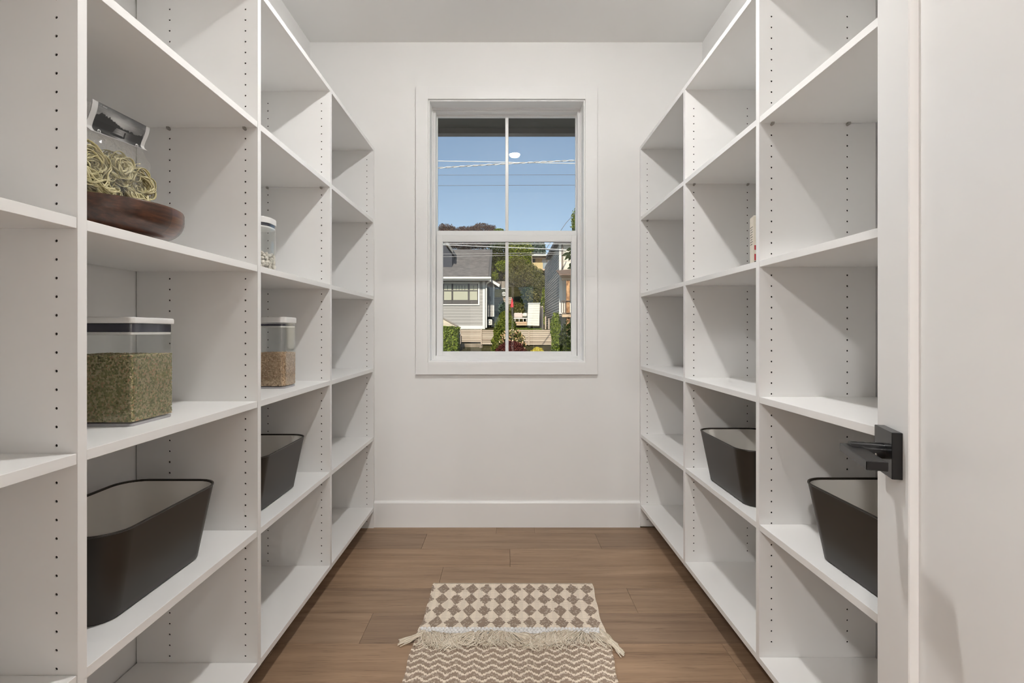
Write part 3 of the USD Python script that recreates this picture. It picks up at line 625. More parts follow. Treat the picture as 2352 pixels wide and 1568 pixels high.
for k in range(820):
    u0 = tr.uniform(-RW / 2 + 0.004, RW / 2 - 0.004); v0 = 0.368 + 0.010 * math.sin(u0 * 23) + tr.uniform(-0.006, 0.010)
    lean = 0.055 * math.sin(u0 * 19 + 1.2) + 0.04 * math.sin(u0 * 47) + tr.normal(0, 0.028); ln = tr.uniform(0.045, 0.105)
    q = np.linspace(0, 1, 9); ph = tr.uniform(0, 6)
    u = u0 + lean * q ** 1.2 + 0.011 * np.sin(q * 6 + ph) * q ** 1.5; v = v0 + ln * q * (1 - 0.25 * abs(lean) / 0.06 * q)
    u = np.clip(u, -RW / 2 - 0.004, RW / 2 + 0.004)
    w = 0.007 + 0.009 * np.sin(np.clip(q * 1.7, 0, 1) * math.pi) * tr.uniform(0.4, 1.0) + tr.uniform(0, 0.006)
    fr.append(tube(rugp(u, v, 0.0) + np.stack([0 * q, 0 * q, w], -1), 0.0014, 5))
rug.add('fringe', cat_(fr), M['fringe'], smooth=True, kind='stuff', label='loose cream cotton fringe across the rug')
for sgn in (-1, 1):
    ts = []
    for k in range(26):
        q = np.linspace(0, 1, 9); a = tr.normal(0, 0.006)
        if sgn < 0: u = -RW / 2 + 0.02 - (0.072 + tr.uniform(-0.016, 0.004)) * q; v = 0.385 + (0.030 + a) * q + a
        else: u = RW / 2 - 0.02 + (0.062 + tr.uniform(-0.016, 0.004)) * q; v = 0.372 + (0.095 + a) * q + a
        w = 0.011 * (1 - q) + 0.0035 + tr.uniform(0, 0.006) * (1 - q * 0.5)
        u = u + 0.0035 * np.sin(q * 9 + k)
        ts.append(tube(rugp(u, v, 0.0) + np.stack([0 * q, 0 * q, w], -1), 0.0018, 5))
    rug.add('tassel', cat_(ts), M['fringe'], smooth=True)

# ------------------------------------------------------------------ outside: the slope, houses and gardens across the way
M['grass'] = mat('hill_grass', {'c': ('geometry', {}), 'n': ('noise_texture', {'scale': 0.9, 'detail': 6.0, 'roughness': 0.7}), 'r': ('rgb_ramp', {'ramp': [(0.3, (0.035, 0.028, 0.016)), (0.55, (0.060, 0.055, 0.024)), (0.75, (0.10, 0.085, 0.045))]}), 'p': ('principled_bsdf', {'roughness': 1.0, 'specular_ior_level': 0.0})},
                [('c.position', 'n.vector'), ('n.fac', 'r.fac'), ('r.color', 'p.base_color')])
M['siding'] = varied('grey_siding', (0.330, 0.315, 0.295), (0.385, 0.365, 0.345), 0.7)
M['white_ext'] = plain('white_exterior_trim', (0.80, 0.78, 0.73), 0.5)
M['cream_siding'] = varied('cream_siding', (0.70, 0.635, 0.53), (0.75, 0.68, 0.57), 0.7)
M['side_siding'] = varied('side_siding', (0.44, 0.42, 0.39), (0.52, 0.49, 0.45), 0.7)  # cream house side wall, its shade put into a darker siding colour
M['roof'] = mat('roof_shingle', {'c': ('geometry', {}), 'n': ('noise_texture', {'scale': 2.2, 'detail': 5.0}), 'mp': ('mapping', {'scale': (1.2, 1.0, 6.0)}), 'r': ('rgb_ramp', {'ramp': [(0.3, (0.115, 0.108, 0.105)), (0.7, (0.20, 0.185, 0.175))]}), 'p': ('principled_bsdf', {'roughness': 0.95, 'specular_ior_level': 0.1})},
               [('c.position', 'mp.vector'), ('mp.vector', 'n.vector'), ('n.fac', 'r.fac'), ('r.color', 'p.base_color')])
M['dark_trim'] = plain('dark_sash', (0.075, 0.068, 0.062), 0.5)
M['dormer'] = plain('dormer_navy', (0.030, 0.033, 0.048), 0.7)
M['blind'] = plain('window_blind', (0.46, 0.45, 0.34), 0.25, specular_ior_level=0.6)
M['board'] = varied('weathered_board', (0.42, 0.33, 0.25), (0.62, 0.52, 0.41), 0.9)
M['grey_board'] = varied('grey_board', (0.18, 0.15, 0.125), (0.36, 0.31, 0.26), 0.9)
M['concrete'] = mat('old_concrete', {'c': ('geometry', {}), 'n': ('noise_texture', {'scale': 3.0, 'detail': 6.0}), 'r': ('rgb_ramp', {'ramp': [(0.3, (0.13, 0.10, 0.065)), (0.7, (0.33, 0.27, 0.20))]}), 'p': ('principled_bsdf', {'roughness': 0.95})}, [('c.position', 'n.vector'), ('n.fac', 'r.fac'), ('r.color', 'p.base_color')])
M['orange_wood'] = mat('orange_post', {'c': ('geometry', {}), 'n': ('noise_texture', {'scale': 9.0, 'detail': 4.0}), 'mp': ('mapping', {'scale': (1.0, 1.0, 0.5)}), 'r': ('rgb_ramp', {'ramp': [(0.35, (0.22, 0.10, 0.045)), (0.6, (0.62, 0.36, 0.18))]}), 'p': ('principled_bsdf', {'roughness': 0.8})}, [('c.position', 'mp.vector'), ('mp.vector', 'n.vector'), ('n.fac', 'r.fac'), ('r.color', 'p.base_color')])
M['brown_rail'] = plain('brown_rail', (0.12, 0.085, 0.062), 0.7)
M['tan'] = plain('tan_beam', (0.60, 0.43, 0.28), 0.7)
M['brown_roof'] = plain('brown_roof', (0.16, 0.105, 0.075), 0.9)
M['soffit'] = plain('eave_soffit', (0.085, 0.083, 0.062), 0.8)
M['bark'] = plain('bark', (0.10, 0.075, 0.055), 0.95)
M['yellow_wall'] = varied('yellow_boards', (0.62, 0.46, 0.22), (0.72, 0.56, 0.30), 0.8)
M['rail_glass'] = plain('grey_glass', (0.30, 0.34, 0.36), 0.15)
M['sky_glass'] = plain('pale_glass', (0.66, 0.72, 0.78), 0.1)
M['wire_w'] = plain('pale_cable', (0.75, 0.74, 0.72), 0.5)
M['wire_d'] = plain('dark_cable', (0.16, 0.17, 0.19), 0.6)
M['red'] = plain('red_canvas', (0.62, 0.030, 0.045), 0.7)
M['cushion'] = plain('pale_cushion', (0.72, 0.60, 0.55), 0.8)
M['cream_paint'] = plain('cream_paint', (0.80, 0.76, 0.68), 0.6)
M['metal_grey'] = plain('grey_handrail', (0.36, 0.37, 0.38), 0.4)
leafy('leaf_hedge', [(0.0, (0.068, 0.115, 0.016)), (0.5, (0.203, 0.270, 0.038)), (1.0, (0.405, 0.482, 0.081))]); M['l_hedge'] = LOOKS['leaf_hedge']
M['l_thuja'] = leafy('leaf_thuja', [(0.0, (0.081, 0.115, 0.020)), (0.6, (0.189, 0.216, 0.041)), (1.0, (0.297, 0.311, 0.061))])
M['l_yellowgreen'] = leafy('leaf_yellowgreen', [(0.0, (0.048, 0.067, 0.013)), (0.45, (0.148, 0.203, 0.025)), (0.8, (0.405, 0.486, 0.048)), (1.0, (0.510, 0.510, 0.081))])
M['l_olive'] = leafy('leaf_olive', [(0.0, (0.092, 0.090, 0.032)), (0.6, (0.200, 0.198, 0.059)), (1.0, (0.365, 0.329, 0.119))])
M['l_dark'] = leafy('leaf_dark', [(0.0, (0.016, 0.024, 0.010)), (0.6, (0.048, 0.068, 0.019)), (1.0, (0.135, 0.162, 0.041))])
M['l_purple'] = leafy('leaf_purple', [(0.0, (0.060, 0.032, 0.027)), (0.6, (0.135, 0.075, 0.058)), (1.0, (0.270, 0.176, 0.121))])
M['l_conifer'] = leafy('leaf_conifer', [(0.0, (0.048, 0.075, 0.054)), (1.0, (0.162, 0.216, 0.162))], 0.2)
M['l_maple'] = leafy('leaf_maple', [(0.0, (0.075, 0.020, 0.018)), (0.6, (0.15, 0.042, 0.036)), (1.0, (0.26, 0.095, 0.075))])
M['l_yellow'] = leafy('leaf_yellow', [(0.0, (0.473, 0.324, 0.041)), (1.0, (0.850, 0.783, 0.135))])
M['bloom'] = leafy('hydrangea_bloom', [(0.0, (0.55, 0.27, 0.16)), (0.5, (0.74, 0.50, 0.28)), (1.0, (0.82, 0.68, 0.42))], 0.2)
M['l_grass'] = leafy('lawn_blade', [(0.0, (0.095, 0.135, 0.027)), (1.0, (0.230, 0.284, 0.068))])

TY = [-60, -12, -6.2, 3.0, 22, 26.06, 26.20, 30, 34, 36, 40, 50, 60, 75, 110, 160]
TZ = [1.5, -0.3, -0.3, -0.3, -0.12, 0.30, 1.02, 1.22, 1.55, 2.4, 3.6, 5.8, 8.6, 12.2, 17.0, 20.0]
gy = np.array(sorted(set(list(np.linspace(-60, 160, 90)) + TY))); gx = np.linspace(-70, 70, 41)
def ground(y): return float(np.interp(y, TY, TZ))
GX, GY = np.meshgrid(gx, gy, indexing='ij'); GZ = np.interp(GY, TY, TZ) + np.where(GY > 40, 0.8 * (meshkit.fbm(np.stack([GX * .1, GY * .1, 0 * GX], -1), 3, 1) - .5), 0)
GZ = np.where((GY > -6.4) & (GY < 3.6), -0.3, GZ)
idx = np.arange(GX.size).reshape(GX.shape); q = np.stack([idx[:-1, :-1], idx[1:, :-1], idx[1:, 1:], idx[:-1, 1:]], -1).reshape(-1, 4)
struct('ground', (np.stack([GX, GY, GZ], -1).reshape(-1, 3), q), M['grass'], 'grass and earth slope rising behind the neighbouring houses', 'ground', True)
struct('driveway', bx((-12, 3.0, -0.30), (12, 17.0, -0.16)), plain('bounce_slab_pale', (0.55, 0.53, 0.49), 0.9), 'pale slab added outside below the window to bounce light up', 'driveway')  # unseen slab added to bounce sunlight up onto the eave and window jamb
# the eave over the window
ev = Thing('roof_eave', 'dark olive underside of the eave above the window', 'eave', (0, 3.2, Zr(1.42)), kind='structure')
ev.add('soffit', bx((-3.2, 2.965, Zr(1.418)), (3.2, 3.56, Zr(1.45))), M['soffit'])
ev.add('fascia', bx((-3.2, 3.50, Zr(1.381)), (3.2, 3.56, Zr(1.43))), plain('eave_fascia', (0.115, 0.110, 0.098), 0.7))

def leaf_cloud(fn, n, size, seed, lump=3.0, amount=0.35, stretch=1.5):
    """loose leaves: fn(unit directions, rnd) -> centres; every leaf is a bent quad of about the given size"""
    r = np.random.RandomState(seed)
    c, nr = fn(r, n)
    nr = nr + r.normal(size=nr.shape) * 0.75; nr /= np.linalg.norm(nr, axis=1, keepdims=True)
    u = np.cross(nr, r.normal(size=nr.shape)); u /= np.maximum(np.linalg.norm(u, axis=1, keepdims=True), 1e-6); w = np.cross(nr, u)
    s = size * r.uniform(0.6, 1.3, (len(c), 1))
    bend = nr * s * 0.25
    v = np.stack([c + u * s * stretch * .5, c + w * s * .5 + bend, c - u * s * stretch * .5, c - w * s * .5 + bend], 1).reshape(-1, 3)
    k = np.arange(len(c)) * 4
    f = np.vstack([np.stack([k, k + 1, k + 2], 1), np.stack([k, k + 2, k + 3], 1)])
    return trimesh.Trimesh(v, f, process=False)
def blob(c, rad, lump=2.5, amount=0.35, inner=0.72, seed=0, half=False):
    c, rad = np.array(c, float), np.array(rad, float)
    def fn(r, n):
        d = r.normal(size=(n, 3)); d /= np.linalg.norm(d, axis=1, keepdims=True)
        if half: d[:, 2] = np.abs(d[:, 2])
        k = 1 - amount + 2 * amount * meshkit.fbm(d * lump + seed * 7.3, 3, seed)
        k = k * r.uniform(inner, 1.0, n) ** 0.7
        return c + d * rad * k[:, None], d / rad * rad.min()
    return fn
def cone(c, r0, h, power=1.0, seed=0):
    c = np.array(c, float)
    def fn(r, n):
        t = r.uniform(0, 1, n) ** 0.8; a = r.uniform(0, 6.283, n)
        rad = r0 * np.sqrt(np.clip(1 - t ** power, 0, 1)) * r.uniform(0.78, 1.02, n) * (0.85 + 0.3 * meshkit.noise(np.stack([np.cos(a) * 3, np.sin(a) * 3, t * 8], -1), seed))
        d = np.stack([np.cos(a), np.sin(a), 0.35 + 0 * a], -1)
        return c + np.stack([rad * np.cos(a), rad * np.sin(a), t * h], -1), d
    return fn
def slab(lo, hi, round_=0.3, seed=0):
    lo, hi = np.array(lo, float), np.array(hi, float)
    def fn(r, n):
        p = r.uniform(0, 1, (n, 3)); ax = r.choice(3, n, p=[0.2, 0.45, 0.35]); side = r.randint(0, 2, n)
        side = np.where((ax == 2), 1, side); d = np.zeros((n, 3))
        p[np.arange(n), ax] = side; d[np.arange(n), ax] = side * 2 - 1
        w = lo + p * (hi - lo)
        off = (meshkit.fbm(w * 2.4 + seed, 3, seed) - 0.5) * round_ * 2 - r.uniform(0, 0.10, n)
        return w + d * off[:, None], d + np.array([0, 0, 0.25])
    return fn
def plant(name, label, cat, base, foliage, trunk=None, group=None, parts=()):
    t = Thing(name, label, cat, base, group)
    for nm, mesh, m in foliage: t.add(nm, mesh, m, smooth=False, kind='stuff')
    if trunk is not None: t.add('trunk', trunk, M['bark'], smooth=True)
    return t

# ---- grey house on the left
HD = 30.0
def PX(px, d): return (px - X0) * d / F
gh = Thing('house', 'grey clapboard house with white trim, grey shingle roof and a wide dark-framed window', 'house', (-4.0, 32.0, 1.0))
gx0_, gx1_ = -11.0, PX(1113.5, HD)
z0_, z1_ = W(0, 748, HD)[2], W(0, 645, HD)[2]
gh.add('wall', cat_([bx((gx0_, HD + 0.02, 0.9), (gx1_, HD + 7.0, z1_ + 0.2)), extrude(Polygon([(HD + 0.1, z1_), (HD + 7.0, z1_), (HD + 3.5, W(0, 575, HD + 3.5)[2])]), gx1_ - 0.3, gx1_, 'x')]), plain('house_wall', (0.33, 0.315, 0.295), 0.8))
n = 15; hh = (z1_ - z0_) / n
for k in range(n):
    zb = z0_ + k * hh
    gh.add('siding_board', hull([(x, y, z) for x in (gx0_, gx1_ - 0.10) for y, z in ((HD + 0.02, zb), (HD - 0.022, zb - 0.004), (HD - 0.004, zb + hh - 0.002), (HD + 0.02, zb + hh - 0.002))]), M['siding'], smooth=False)
gh.add('water_table', cbox((gx0_, HD - 0.05, z0_ - 0.22), (gx1_ - 0.06, HD + 0.02, z0_ + 0.005), 0.01), M['white_ext'])
gh.add('corner_board', cbox((gx1_ - 0.13, HD - 0.04, z0_ - 0.22), (gx1_ + 0.02, HD + 0.12, z1_), 0.01), M['white_ext'])
# triple window
wx = lambda p: PX(p, HD - 0.06)
wz = lambda p: W(0, p, HD - 0.06)[2]
tw = gh.add('window', frame_of(wx(1000), wx(1101.6), wz(701), wz(647), 0.2, wx(1101.6) - wx(1098), wz(698.4) - wz(701), wz(647) - wz(651.2), HD - 0.075, HD, 0.008), M['white_ext'], label='wide triple window with white surround')
gh.add('sash_frame', cat_([frame_of(wx(a), wx(b), wz(698.4), wz(651.2), 0.05, 0.05, wz(688.5 if i % 2 else 689.5) - wz(698.4), wz(655) - wz(651.2), HD - 0.05, HD, 0.006) for i, (a, b) in enumerate(((1018, 1039), (1039, 1076.5), (1076.5, 1098)))]), M['dark_trim'], tw)
for a, b, nb in ((1019.3, 1036.8, 2), (1041, 1074.5, 5), (1079, 1096.3, 2)):
    for i in range(nb):
        p0, p1 = a + (b - a) * i / nb + (0.55 if i else 0), a + (b - a) * (i + 1) / nb - (0.55 if i < nb - 1 else 0)
        gh.add('pane', cbox((wx(p0), HD - 0.045, wz(666.2)), (wx(p1), HD - 0.03, wz(655.4)), 0.004), M['blind'], tw)
    gh.add('pane', cbox((wx(a), HD - 0.045, wz(689)), (wx(b), HD - 0.03, wz(668.8)), 0.004), M['blind'], tw)
    gh.add('muntin', cat_([cbox((wx(a - 1), HD - 0.055, wz(668.8)), (wx(b + 1), HD - 0.03, wz(666.2)), 0.005)] + [cbox((wx(a + (b - a) * i / nb - 0.5), HD - 0.055, wz(666.2)), (wx(a + (b - a) * i / nb + 0.5), HD - 0.03, wz(655.4)), 0.004) for i in range(1, nb)]), M['dark_trim'], tw)
ED, RD = 29.35, 33.5
ze, zr_ = W(0, 636, ED)[2], W(0, 572.5, RD)[2]
gh.add('fascia', cbox((gx0_, ED - 0.02, W(0, 644, ED)[2]), (PX(1125, ED), ED + 0.04, ze), 0.01), M['white_ext'])
gh.add('gutter', cbox((gx0_, ED - 0.14, W(0, 641, ED)[2]), (PX(1128.5, ED), ED - 0.02, W(0, 636, ED)[2]), 0.03), M['white_ext'])
gh.add('soffit', bx((gx0_, ED, z1_ - 0.02), (PX(1124, ED), HD, z1_ + 0.03)), plain('house_soffit', (0.16, 0.15, 0.135), 0.8))
rx1 = -1.01
def rslab(x0, x1, th):
    return hull([(x, y, z) for x in (x0, x1) for y, z in ((ED - 0.05, ze - 0.03), (ED - 0.05, ze - 0.03 + th), (RD, zr_), (RD, zr_ - th * 1.4))])
gh.add('roof', cat_([rslab(gx0_, rx1, 0.10), hull([(x, y, z) for x in (gx0_, rx1) for y, z in ((RD, zr_), (RD, zr_ - 0.14), (RD + 4.4, ze), (RD + 4.4, ze - 0.1))])]), M['roof'], smooth=False)
gh.add('barge_board', hull([(x, y, z) for x in (rx1, rx1 + 0.14) for y, z in ((ED, ze - 0.25), (ED, ze + 0.02), (RD, zr_ - 0.02), (RD, zr_ - 0.32))]), plain('barge_grey', (0.10, 0.10, 0.10), 0.8), smooth=False)
DD = 30.55
a_, b_ = W(1041.5, 583, DD), W(1002, 528, DD)
dpoly = Polygon([(-9.5, W(0, 626, DD)[2]), (W(1038, 0, DD)[0], W(0, 626, DD)[2]), (W(1038, 0, DD)[0], W(0, 584, DD)[2]), (b_[0], b_[2] - 0.1), (-9.5, W(0, 560, DD)[2])])
gh.add('dormer', extrude(dpoly, DD, DD + 3.0), M['dormer'], smooth=False)
gh.add('dormer_roof', extrude(Polygon([(a_[0], a_[2]), (a_[0] + 0.02, a_[2] + 0.18), (b_[0], b_[2] + 0.28), (b_[0], b_[2])]), DD - 0.35, DD + 3.2), plain('dormer_roof', (0.17, 0.165, 0.16), 0.9), smooth=False)
# rear wing
WD = 31.2
ax0, ax1 = PX(1117.5, WD), PX(1134, WD)
wzb, wzt = W(0, 727, WD)[2], W(0, 655, WD)[2]
gh.add('rear_wing', bx((ax0 - 1.0, WD + 0.02, wzb), (ax1, WD + 3.2, wzt + 0.3)), M['siding'])
for k in range(11):
    hh2 = (wzt - wzb) / 11; zb = wzb + k * hh2
    gh.add('siding_board', hull([(x, y, z) for x in (ax0 - 0.6, ax1 - 0.03) for y, z in ((WD + 0.02, zb), (WD - 0.02, zb - 0.003), (WD - 0.004, zb + hh2 - 0.002), (WD + 0.02, zb + hh2 - 0.002))]), M['siding'], smooth=False)
gh.add('corner_board', cbox((ax1 - 0.05, WD - 0.04, wzb), (ax1 + 0.03, WD + 0.1, wzt + 0.2), 0.008), M['white_ext'])
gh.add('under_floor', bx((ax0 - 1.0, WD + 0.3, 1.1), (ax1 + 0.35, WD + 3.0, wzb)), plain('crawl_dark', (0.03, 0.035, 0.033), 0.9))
p0, p1 = W(1126.5, 641.5, WD - 0.3), W(1148.5, 653, WD - 0.3)
gh.add('rake_board', extrude(Polygon([(p0[0], p0[2]), (p1[0], p1[2]), (p1[0] - 0.06, p1[2] - 0.16), (p0[0], p0[2] - 0.13)]), WD - 0.30, WD - 0.24), M['white_ext'], smooth=False)
gh.add('wing_roof', extrude(Polygon([(p0[0] - 1.5, p0[2] + 0.9), (p0[0], p0[2] + 0.05), (p1[0] + 0.05, p1[2] + 0.04), (p1[0], p1[2] - 0.02), (p0[0] - 1.5, p0[2] + 0.7)]), WD - 0.24, WD + 3.4), M['roof'], smooth=False)
gh.add('downspout', tube([W(1127, 641, ED - 0.05), W(1126.5, 645, ED), W(1118.5, 650.5, HD - 0.05), W(1117, 655, HD - 0.08), W(1117, 752.5, HD - 0.08)], 0.045, 8), M['white_ext'])
# heat pump, fence, steps, rail
ac = Thing('heat_pump', 'pale outdoor heat pump box beside the grey house', 'heat pump', W(1125.3, 750, 30.6))
ac.add('cabinet', cbox(W(1120, 746.5, 30.6), W(1130.3, 733, 30.6) + np.array([0, 0.3, 0]), 0.02), M['cream_paint'])
c = W(1124.5, 739, 30.58)
fan = trimesh.creation.torus(0.085, 0.012, 24, 8); fan.apply_transform(trimesh.transformations.rotation_matrix(math.pi / 2, [1, 0, 0])); fan.apply_translation(c)
ac.add('fan_guard', fan, M['metal_grey'], smooth=True)
for p in (1121, 1129.5): ac.add('foot', cbox(W(p - 0.5, 750.5, 30.7), W(p + 0.5, 746.3, 30.7) + np.array([0, 0.15, 0]), 0.005), M['dark_trim'])
FD = 26.0
def fence(label, x0, x1, ytop, ybot, nb, posts, base):
    t = Thing('fence', label, 'fence', base)
    for k in range(nb):
        a, b = ytop + (ybot - ytop) * k / nb + 0.35, ytop + (ybot - ytop) * (k + 1) / nb - 0.25
        t.add('board', cbox(W(x0, b, FD), W(x1, a, FD) + np.array([0, 0.025, 0]), 0.004), M['board'], smooth=False)
    for px, w_, yt, yb in posts: t.add('post', cbox(W(px - w_, yb, FD - 0.06), W(px + w_, yt, FD - 0.06) + np.array([0, 0.09, 0]), 0.008), M['board'], smooth=False)
    return t
fence('weathered horizontal-board fence section in front of the grey house', 1057.5, 1105, 756.5, 785.5, 7, [(1057.6, 0.9, 756, 790), (1105.5, 1.6, 756, 792)], W(1081, 792, FD))
fence('short weathered board fence between the grey house and the conical conifer', 1107.2, 1150, 757, 791, 8, [(1149, 1.2, 757, 792)], W(1128, 792, FD))
fence('weathered horizontal-board fence with two posts in front of the white shed', 1178, 1267, 757, 792, 8, [(1215, 1.3, 760, 793), (1267.5, 1.8, 739.5, 795)], W(1222, 793, FD))
wl_ = Thing('garden_wall', 'low old concrete retaining wall under the left fence', 'wall', W(1081, 815, 25.9))
wl_.add('wall', cbox(W(1058, 830, 25.75), W(1104, 789, 25.75) + np.array([0, 0.2, 0]), 0.02), M['concrete'])
wl_.add('pier', cbox(W(1101, 830, 25.5), W(1108.5, 793, 25.5) + np.array([0, 0.3, 0]), 0.02), M['concrete'])
sl = Thing('sloping_wall', 'pale sloping parapet wall in front of the grey house, above the hedge', 'wall', W(1035, 760, 27.5))
sl.add('wall', hull([W(1000, 722, 27.5), W(1000, 775, 27.5), W(1056, 775, 27.5), W(1056, 752.5, 27.5)] + [p + np.array([0, 0.25, 0]) for p in (W(1000, 722, 27.5), W(1000, 775, 27.5), W(1056, 775, 27.5), W(1056, 752.5, 27.5))]), plain('pale_render', (0.70, 0.60, 0.46), 0.9), smooth=False)
sl.add('coping', hull([W(1000, 719.5, 27.45), W(1000, 722, 27.45), W(1057, 753.5, 27.45), W(1057, 751, 27.45)] + [p + np.array([0, 0.35, 0]) for p in (W(1000, 719.5, 27.45), W(1000, 722, 27.45), W(1057, 753.5, 27.45), W(1057, 751, 27.45))]), M['grey_board'], smooth=False)
hr = Thing('handrail', 'grey metal handrail beside the clipped hedge', 'handrail', W(1050, 808, 24.6))
hr.add('rail', tube([W(1047.5, 822, 24.2), W(1053, 783, 25.0), W(1056, 765, 25.3)], 0.035, 8), M['metal_grey'], smooth=True)
for a, b in ((1053.5, 777), (1056.5, 768), (1059.6, 771)): hr.add('post', tube([W(a, 818, 25.0), W(a, b, 25.0)], 0.02, 6), M['dark_trim'], smooth=True)
# shrubs
hb = W(1034, 812, 24.0)
plant('hedge', 'clipped bright green hedge at the lower left of the window view', 'hedge', hb, [('foliage', leaf_cloud(slab(W(1000, 840, 23.6), W(1050, 752, 23.6) + np.array([0, 1.2, 0]), 0.10, 2), 5200, 0.075, 31), M['l_hedge'])])
cz_ = W(1160, 815, 23.4)
plant('conifer_shrub', 'tall rounded conical conifer shrub behind the hydrangea', 'shrub', cz_, [('foliage', leaf_cloud(cone(cz_ + np.array([0, 0, -0.2]), 0.60, 2.22, 2.6, 3), 6500, 0.060, 32, stretch=2.2), M['l_thuja'])], tube([cz_ + np.array([0, 0, -0.4]), cz_ + np.array([0, 0, 1.5])], 0.05, 6))
hz_ = W(1176, 812, 22.4)
hy = Thing('hydrangea', 'cream and pink flowering hydrangea shrub in front of the conifer', 'shrub', hz_)
hy.add('foliage', leaf_cloud(blob(hz_ + np.array([0, 0, 0.40]), (0.62, 0.45, 0.68), seed=4), 1500, 0.075, 33), M['l_olive'], smooth=False, kind='stuff')
hr_ = np.random.RandomState(12); bl = []
for k in range(150):
    a = hr_.uniform(-1.25, 1.25); e = hr_.uniform(-0.75, 1.2)
    c = hz_ + np.array([0, 0, 0.38]) + np.array([0.66 * math.sin(a) * math.cos(e), -0.50 * math.cos(a) * math.cos(e), 0.72 * math.sin(e)]) * hr_.uniform(0.8, 1.05)
    b = trimesh.creation.icosphere(1, 1.0); s_ = hr_.uniform(0.022, 0.040); b.apply_scale([s_, s_, s_ * 1.35]); b.apply_transform(trimesh.transformations.rotation_matrix(hr_.uniform(-.6, .6), [0, 1, 0])); b.apply_translation(c); bl.append(b)
hy.add('blossom', cat_(bl), M['bloom'], smooth=False, kind='stuff')
mz = W(1174, 822, 21.3)
plant('red_maple', 'low domed dark red Japanese maple at the bottom of the view', 'shrub', mz, [('foliage', leaf_cloud(blob(mz + np.array([0, 0, -0.1]), (0.72, 0.6, 0.82), amount=0.15, seed=6, half=True), 4200, 0.05, 34), M['l_maple'])], tube([mz + np.array([0, 0, -0.5]), mz + np.array([0, 0, 0.3])], 0.04, 6))
yz = W(1235, 815, 21.3)
plant('yellow_shrub', 'small bright yellow shrub below the right-hand fence', 'shrub', yz, [('foliage', leaf_cloud(blob(yz, (0.30, 0.28, 0.32), seed=7, half=True), 700, 0.06, 35), M['l_yellow'])])
for nm, lab, (px, py, d), rad, n_, m_, sd in (
        ('bush', 'leafy green bush at the lower right of the view', (1292, 812, 22.6), (0.55, 0.5, 0.82), 3600, 'l_hedge', 41), ('bush', 'narrow upright green bush beside the end post of the fence', (1277, 765, 23.6), (0.23, 0.25, 0.92), 2200, 'l_hedge', 42),
        ('bush', 'dark shaded bush under the porch of the cream house', (1307, 790, 22.0), (0.42, 0.35, 1.0), 1600, 'l_dark', 43), ('bush', 'yellow-green bush beside the striped side wall of the cream house', (1250, 720, 34.0), (0.26, 0.35, 1.75), 2000, 'l_yellowgreen', 44),
        ('bush', 'low blue-green bushes behind the garden bench', (1187, 712, 32.9), (0.75, 0.5, 0.45), 1300, 'l_olive', 45), ('bush', 'low grey-green bush by the timber wall', (1155, 708, 32.4), (0.30, 0.3, 0.45), 700, 'l_conifer', 46)):
    c = W(px, py, d)
    plant(nm, lab, 'bush', c, [('foliage', leaf_cloud(blob(c, rad, seed=sd % 9), n_, 0.07, sd), M[m_])])
def lawn_fn(r, n):
    x, y = r.uniform(0.2, 2.2, n), r.uniform(26.25, 30.2, n)
    return np.stack([x, y, np.interp(y, TY, TZ) + 0.03], -1), np.tile([0, -1.0, 0.5], (n, 1))
single('lawn', leaf_cloud(lawn_fn, 5200, 0.06, 50, stretch=1.8), M['l_grass'], 'small patch of lawn behind the board fence', 'grass', kind='stuff', smooth=False)
# ---- shed, side fence, seat, deck, umbrella, timber wall, wheel
sh = Thing('shed', 'narrow cream garden shed leaning slightly beside the grey board fence', 'shed', W(1226, 749, 29.2))
tl = lambda px, py, dy=0.0: W(px, py, 29.2) + np.array([0, dy, 0])
q0, q1, q2, q3 = (1211, 747), (1238.5, 748), (1240, 696.5), (1213.5, 697.2)
sh.add('body', hull([tl(*q, dy) for q in (q0, q1, q2, q3) for dy in (0.02, 0.6)]), M['cream_paint'], smooth=False)
for k in range(9):
    t0, t1_ = k / 9, (k + 1) / 9 - 0.006
    L_ = lambda t: (q0[0] + (q3[0] - q0[0]) * t, q0[1] + (q3[1] - q0[1]) * t); R_ = lambda t: (q1[0] + (q2[0] - q1[0]) * t, q1[1] + (q2[1] - q1[1]) * t)
    sh.add('board', hull([tl(*p, dy) for p in (L_(t0), R_(t0), R_(t1_), L_(t1_)) for dy in (0.0, 0.025)]), M['cream_paint'], smooth=False)
sh.add('lid', hull([tl(*q, dy) for q in ((1212.5, 697.5), (1241, 697), (1241, 695), (1212.7, 695.6)) for dy in (-0.04, 0.65)]), M['white_ext'], smooth=False)
sf = Thing('side_fence', 'grey upright-board fence running back beside the cream shed', 'fence', (2.10, 31.0, 1.2))
for k in range(18):
    y = 27.6 + k * 0.34; zt = ground(y) + 1.25 + 0.10 * math.sin(k * 2.1)
    sf.add('board', cbox((2.06 + 0.012 * k, y, ground(y) - 0.1), (2.09 + 0.012 * k, y + 0.31, zt), 0.006), M['grey_board'], smooth=False)
for px, yt, d in ((1245.5, 702, 31.5), (1253, 726, 28.3), (1260.8, 731, 27.2)):
    sf.add('post', cbox(W(px - 1.6, 756, d), W(px + 1.6, yt, d) + np.array([0, 0.1, 0]), 0.01), M['board'], smooth=False)
se = Thing('garden_bench', 'pale cushioned garden bench on the small deck behind the conifer', 'seat', W(1196, 738, 31.0))
se.add('frame', cat_([cbox(W(1180, 732, 31.0), W(1211, 729.5, 31.0) + np.array([0, 0.7, 0]), 0.01)] + [cbox(W(p - 0.7, 738, 31.0), W(p + 0.7, 731, 31.0) + np.array([0, 0.08, 0]), 0.004) for p in (1183, 1192.5, 1202, 1209)]), M['white_ext'])
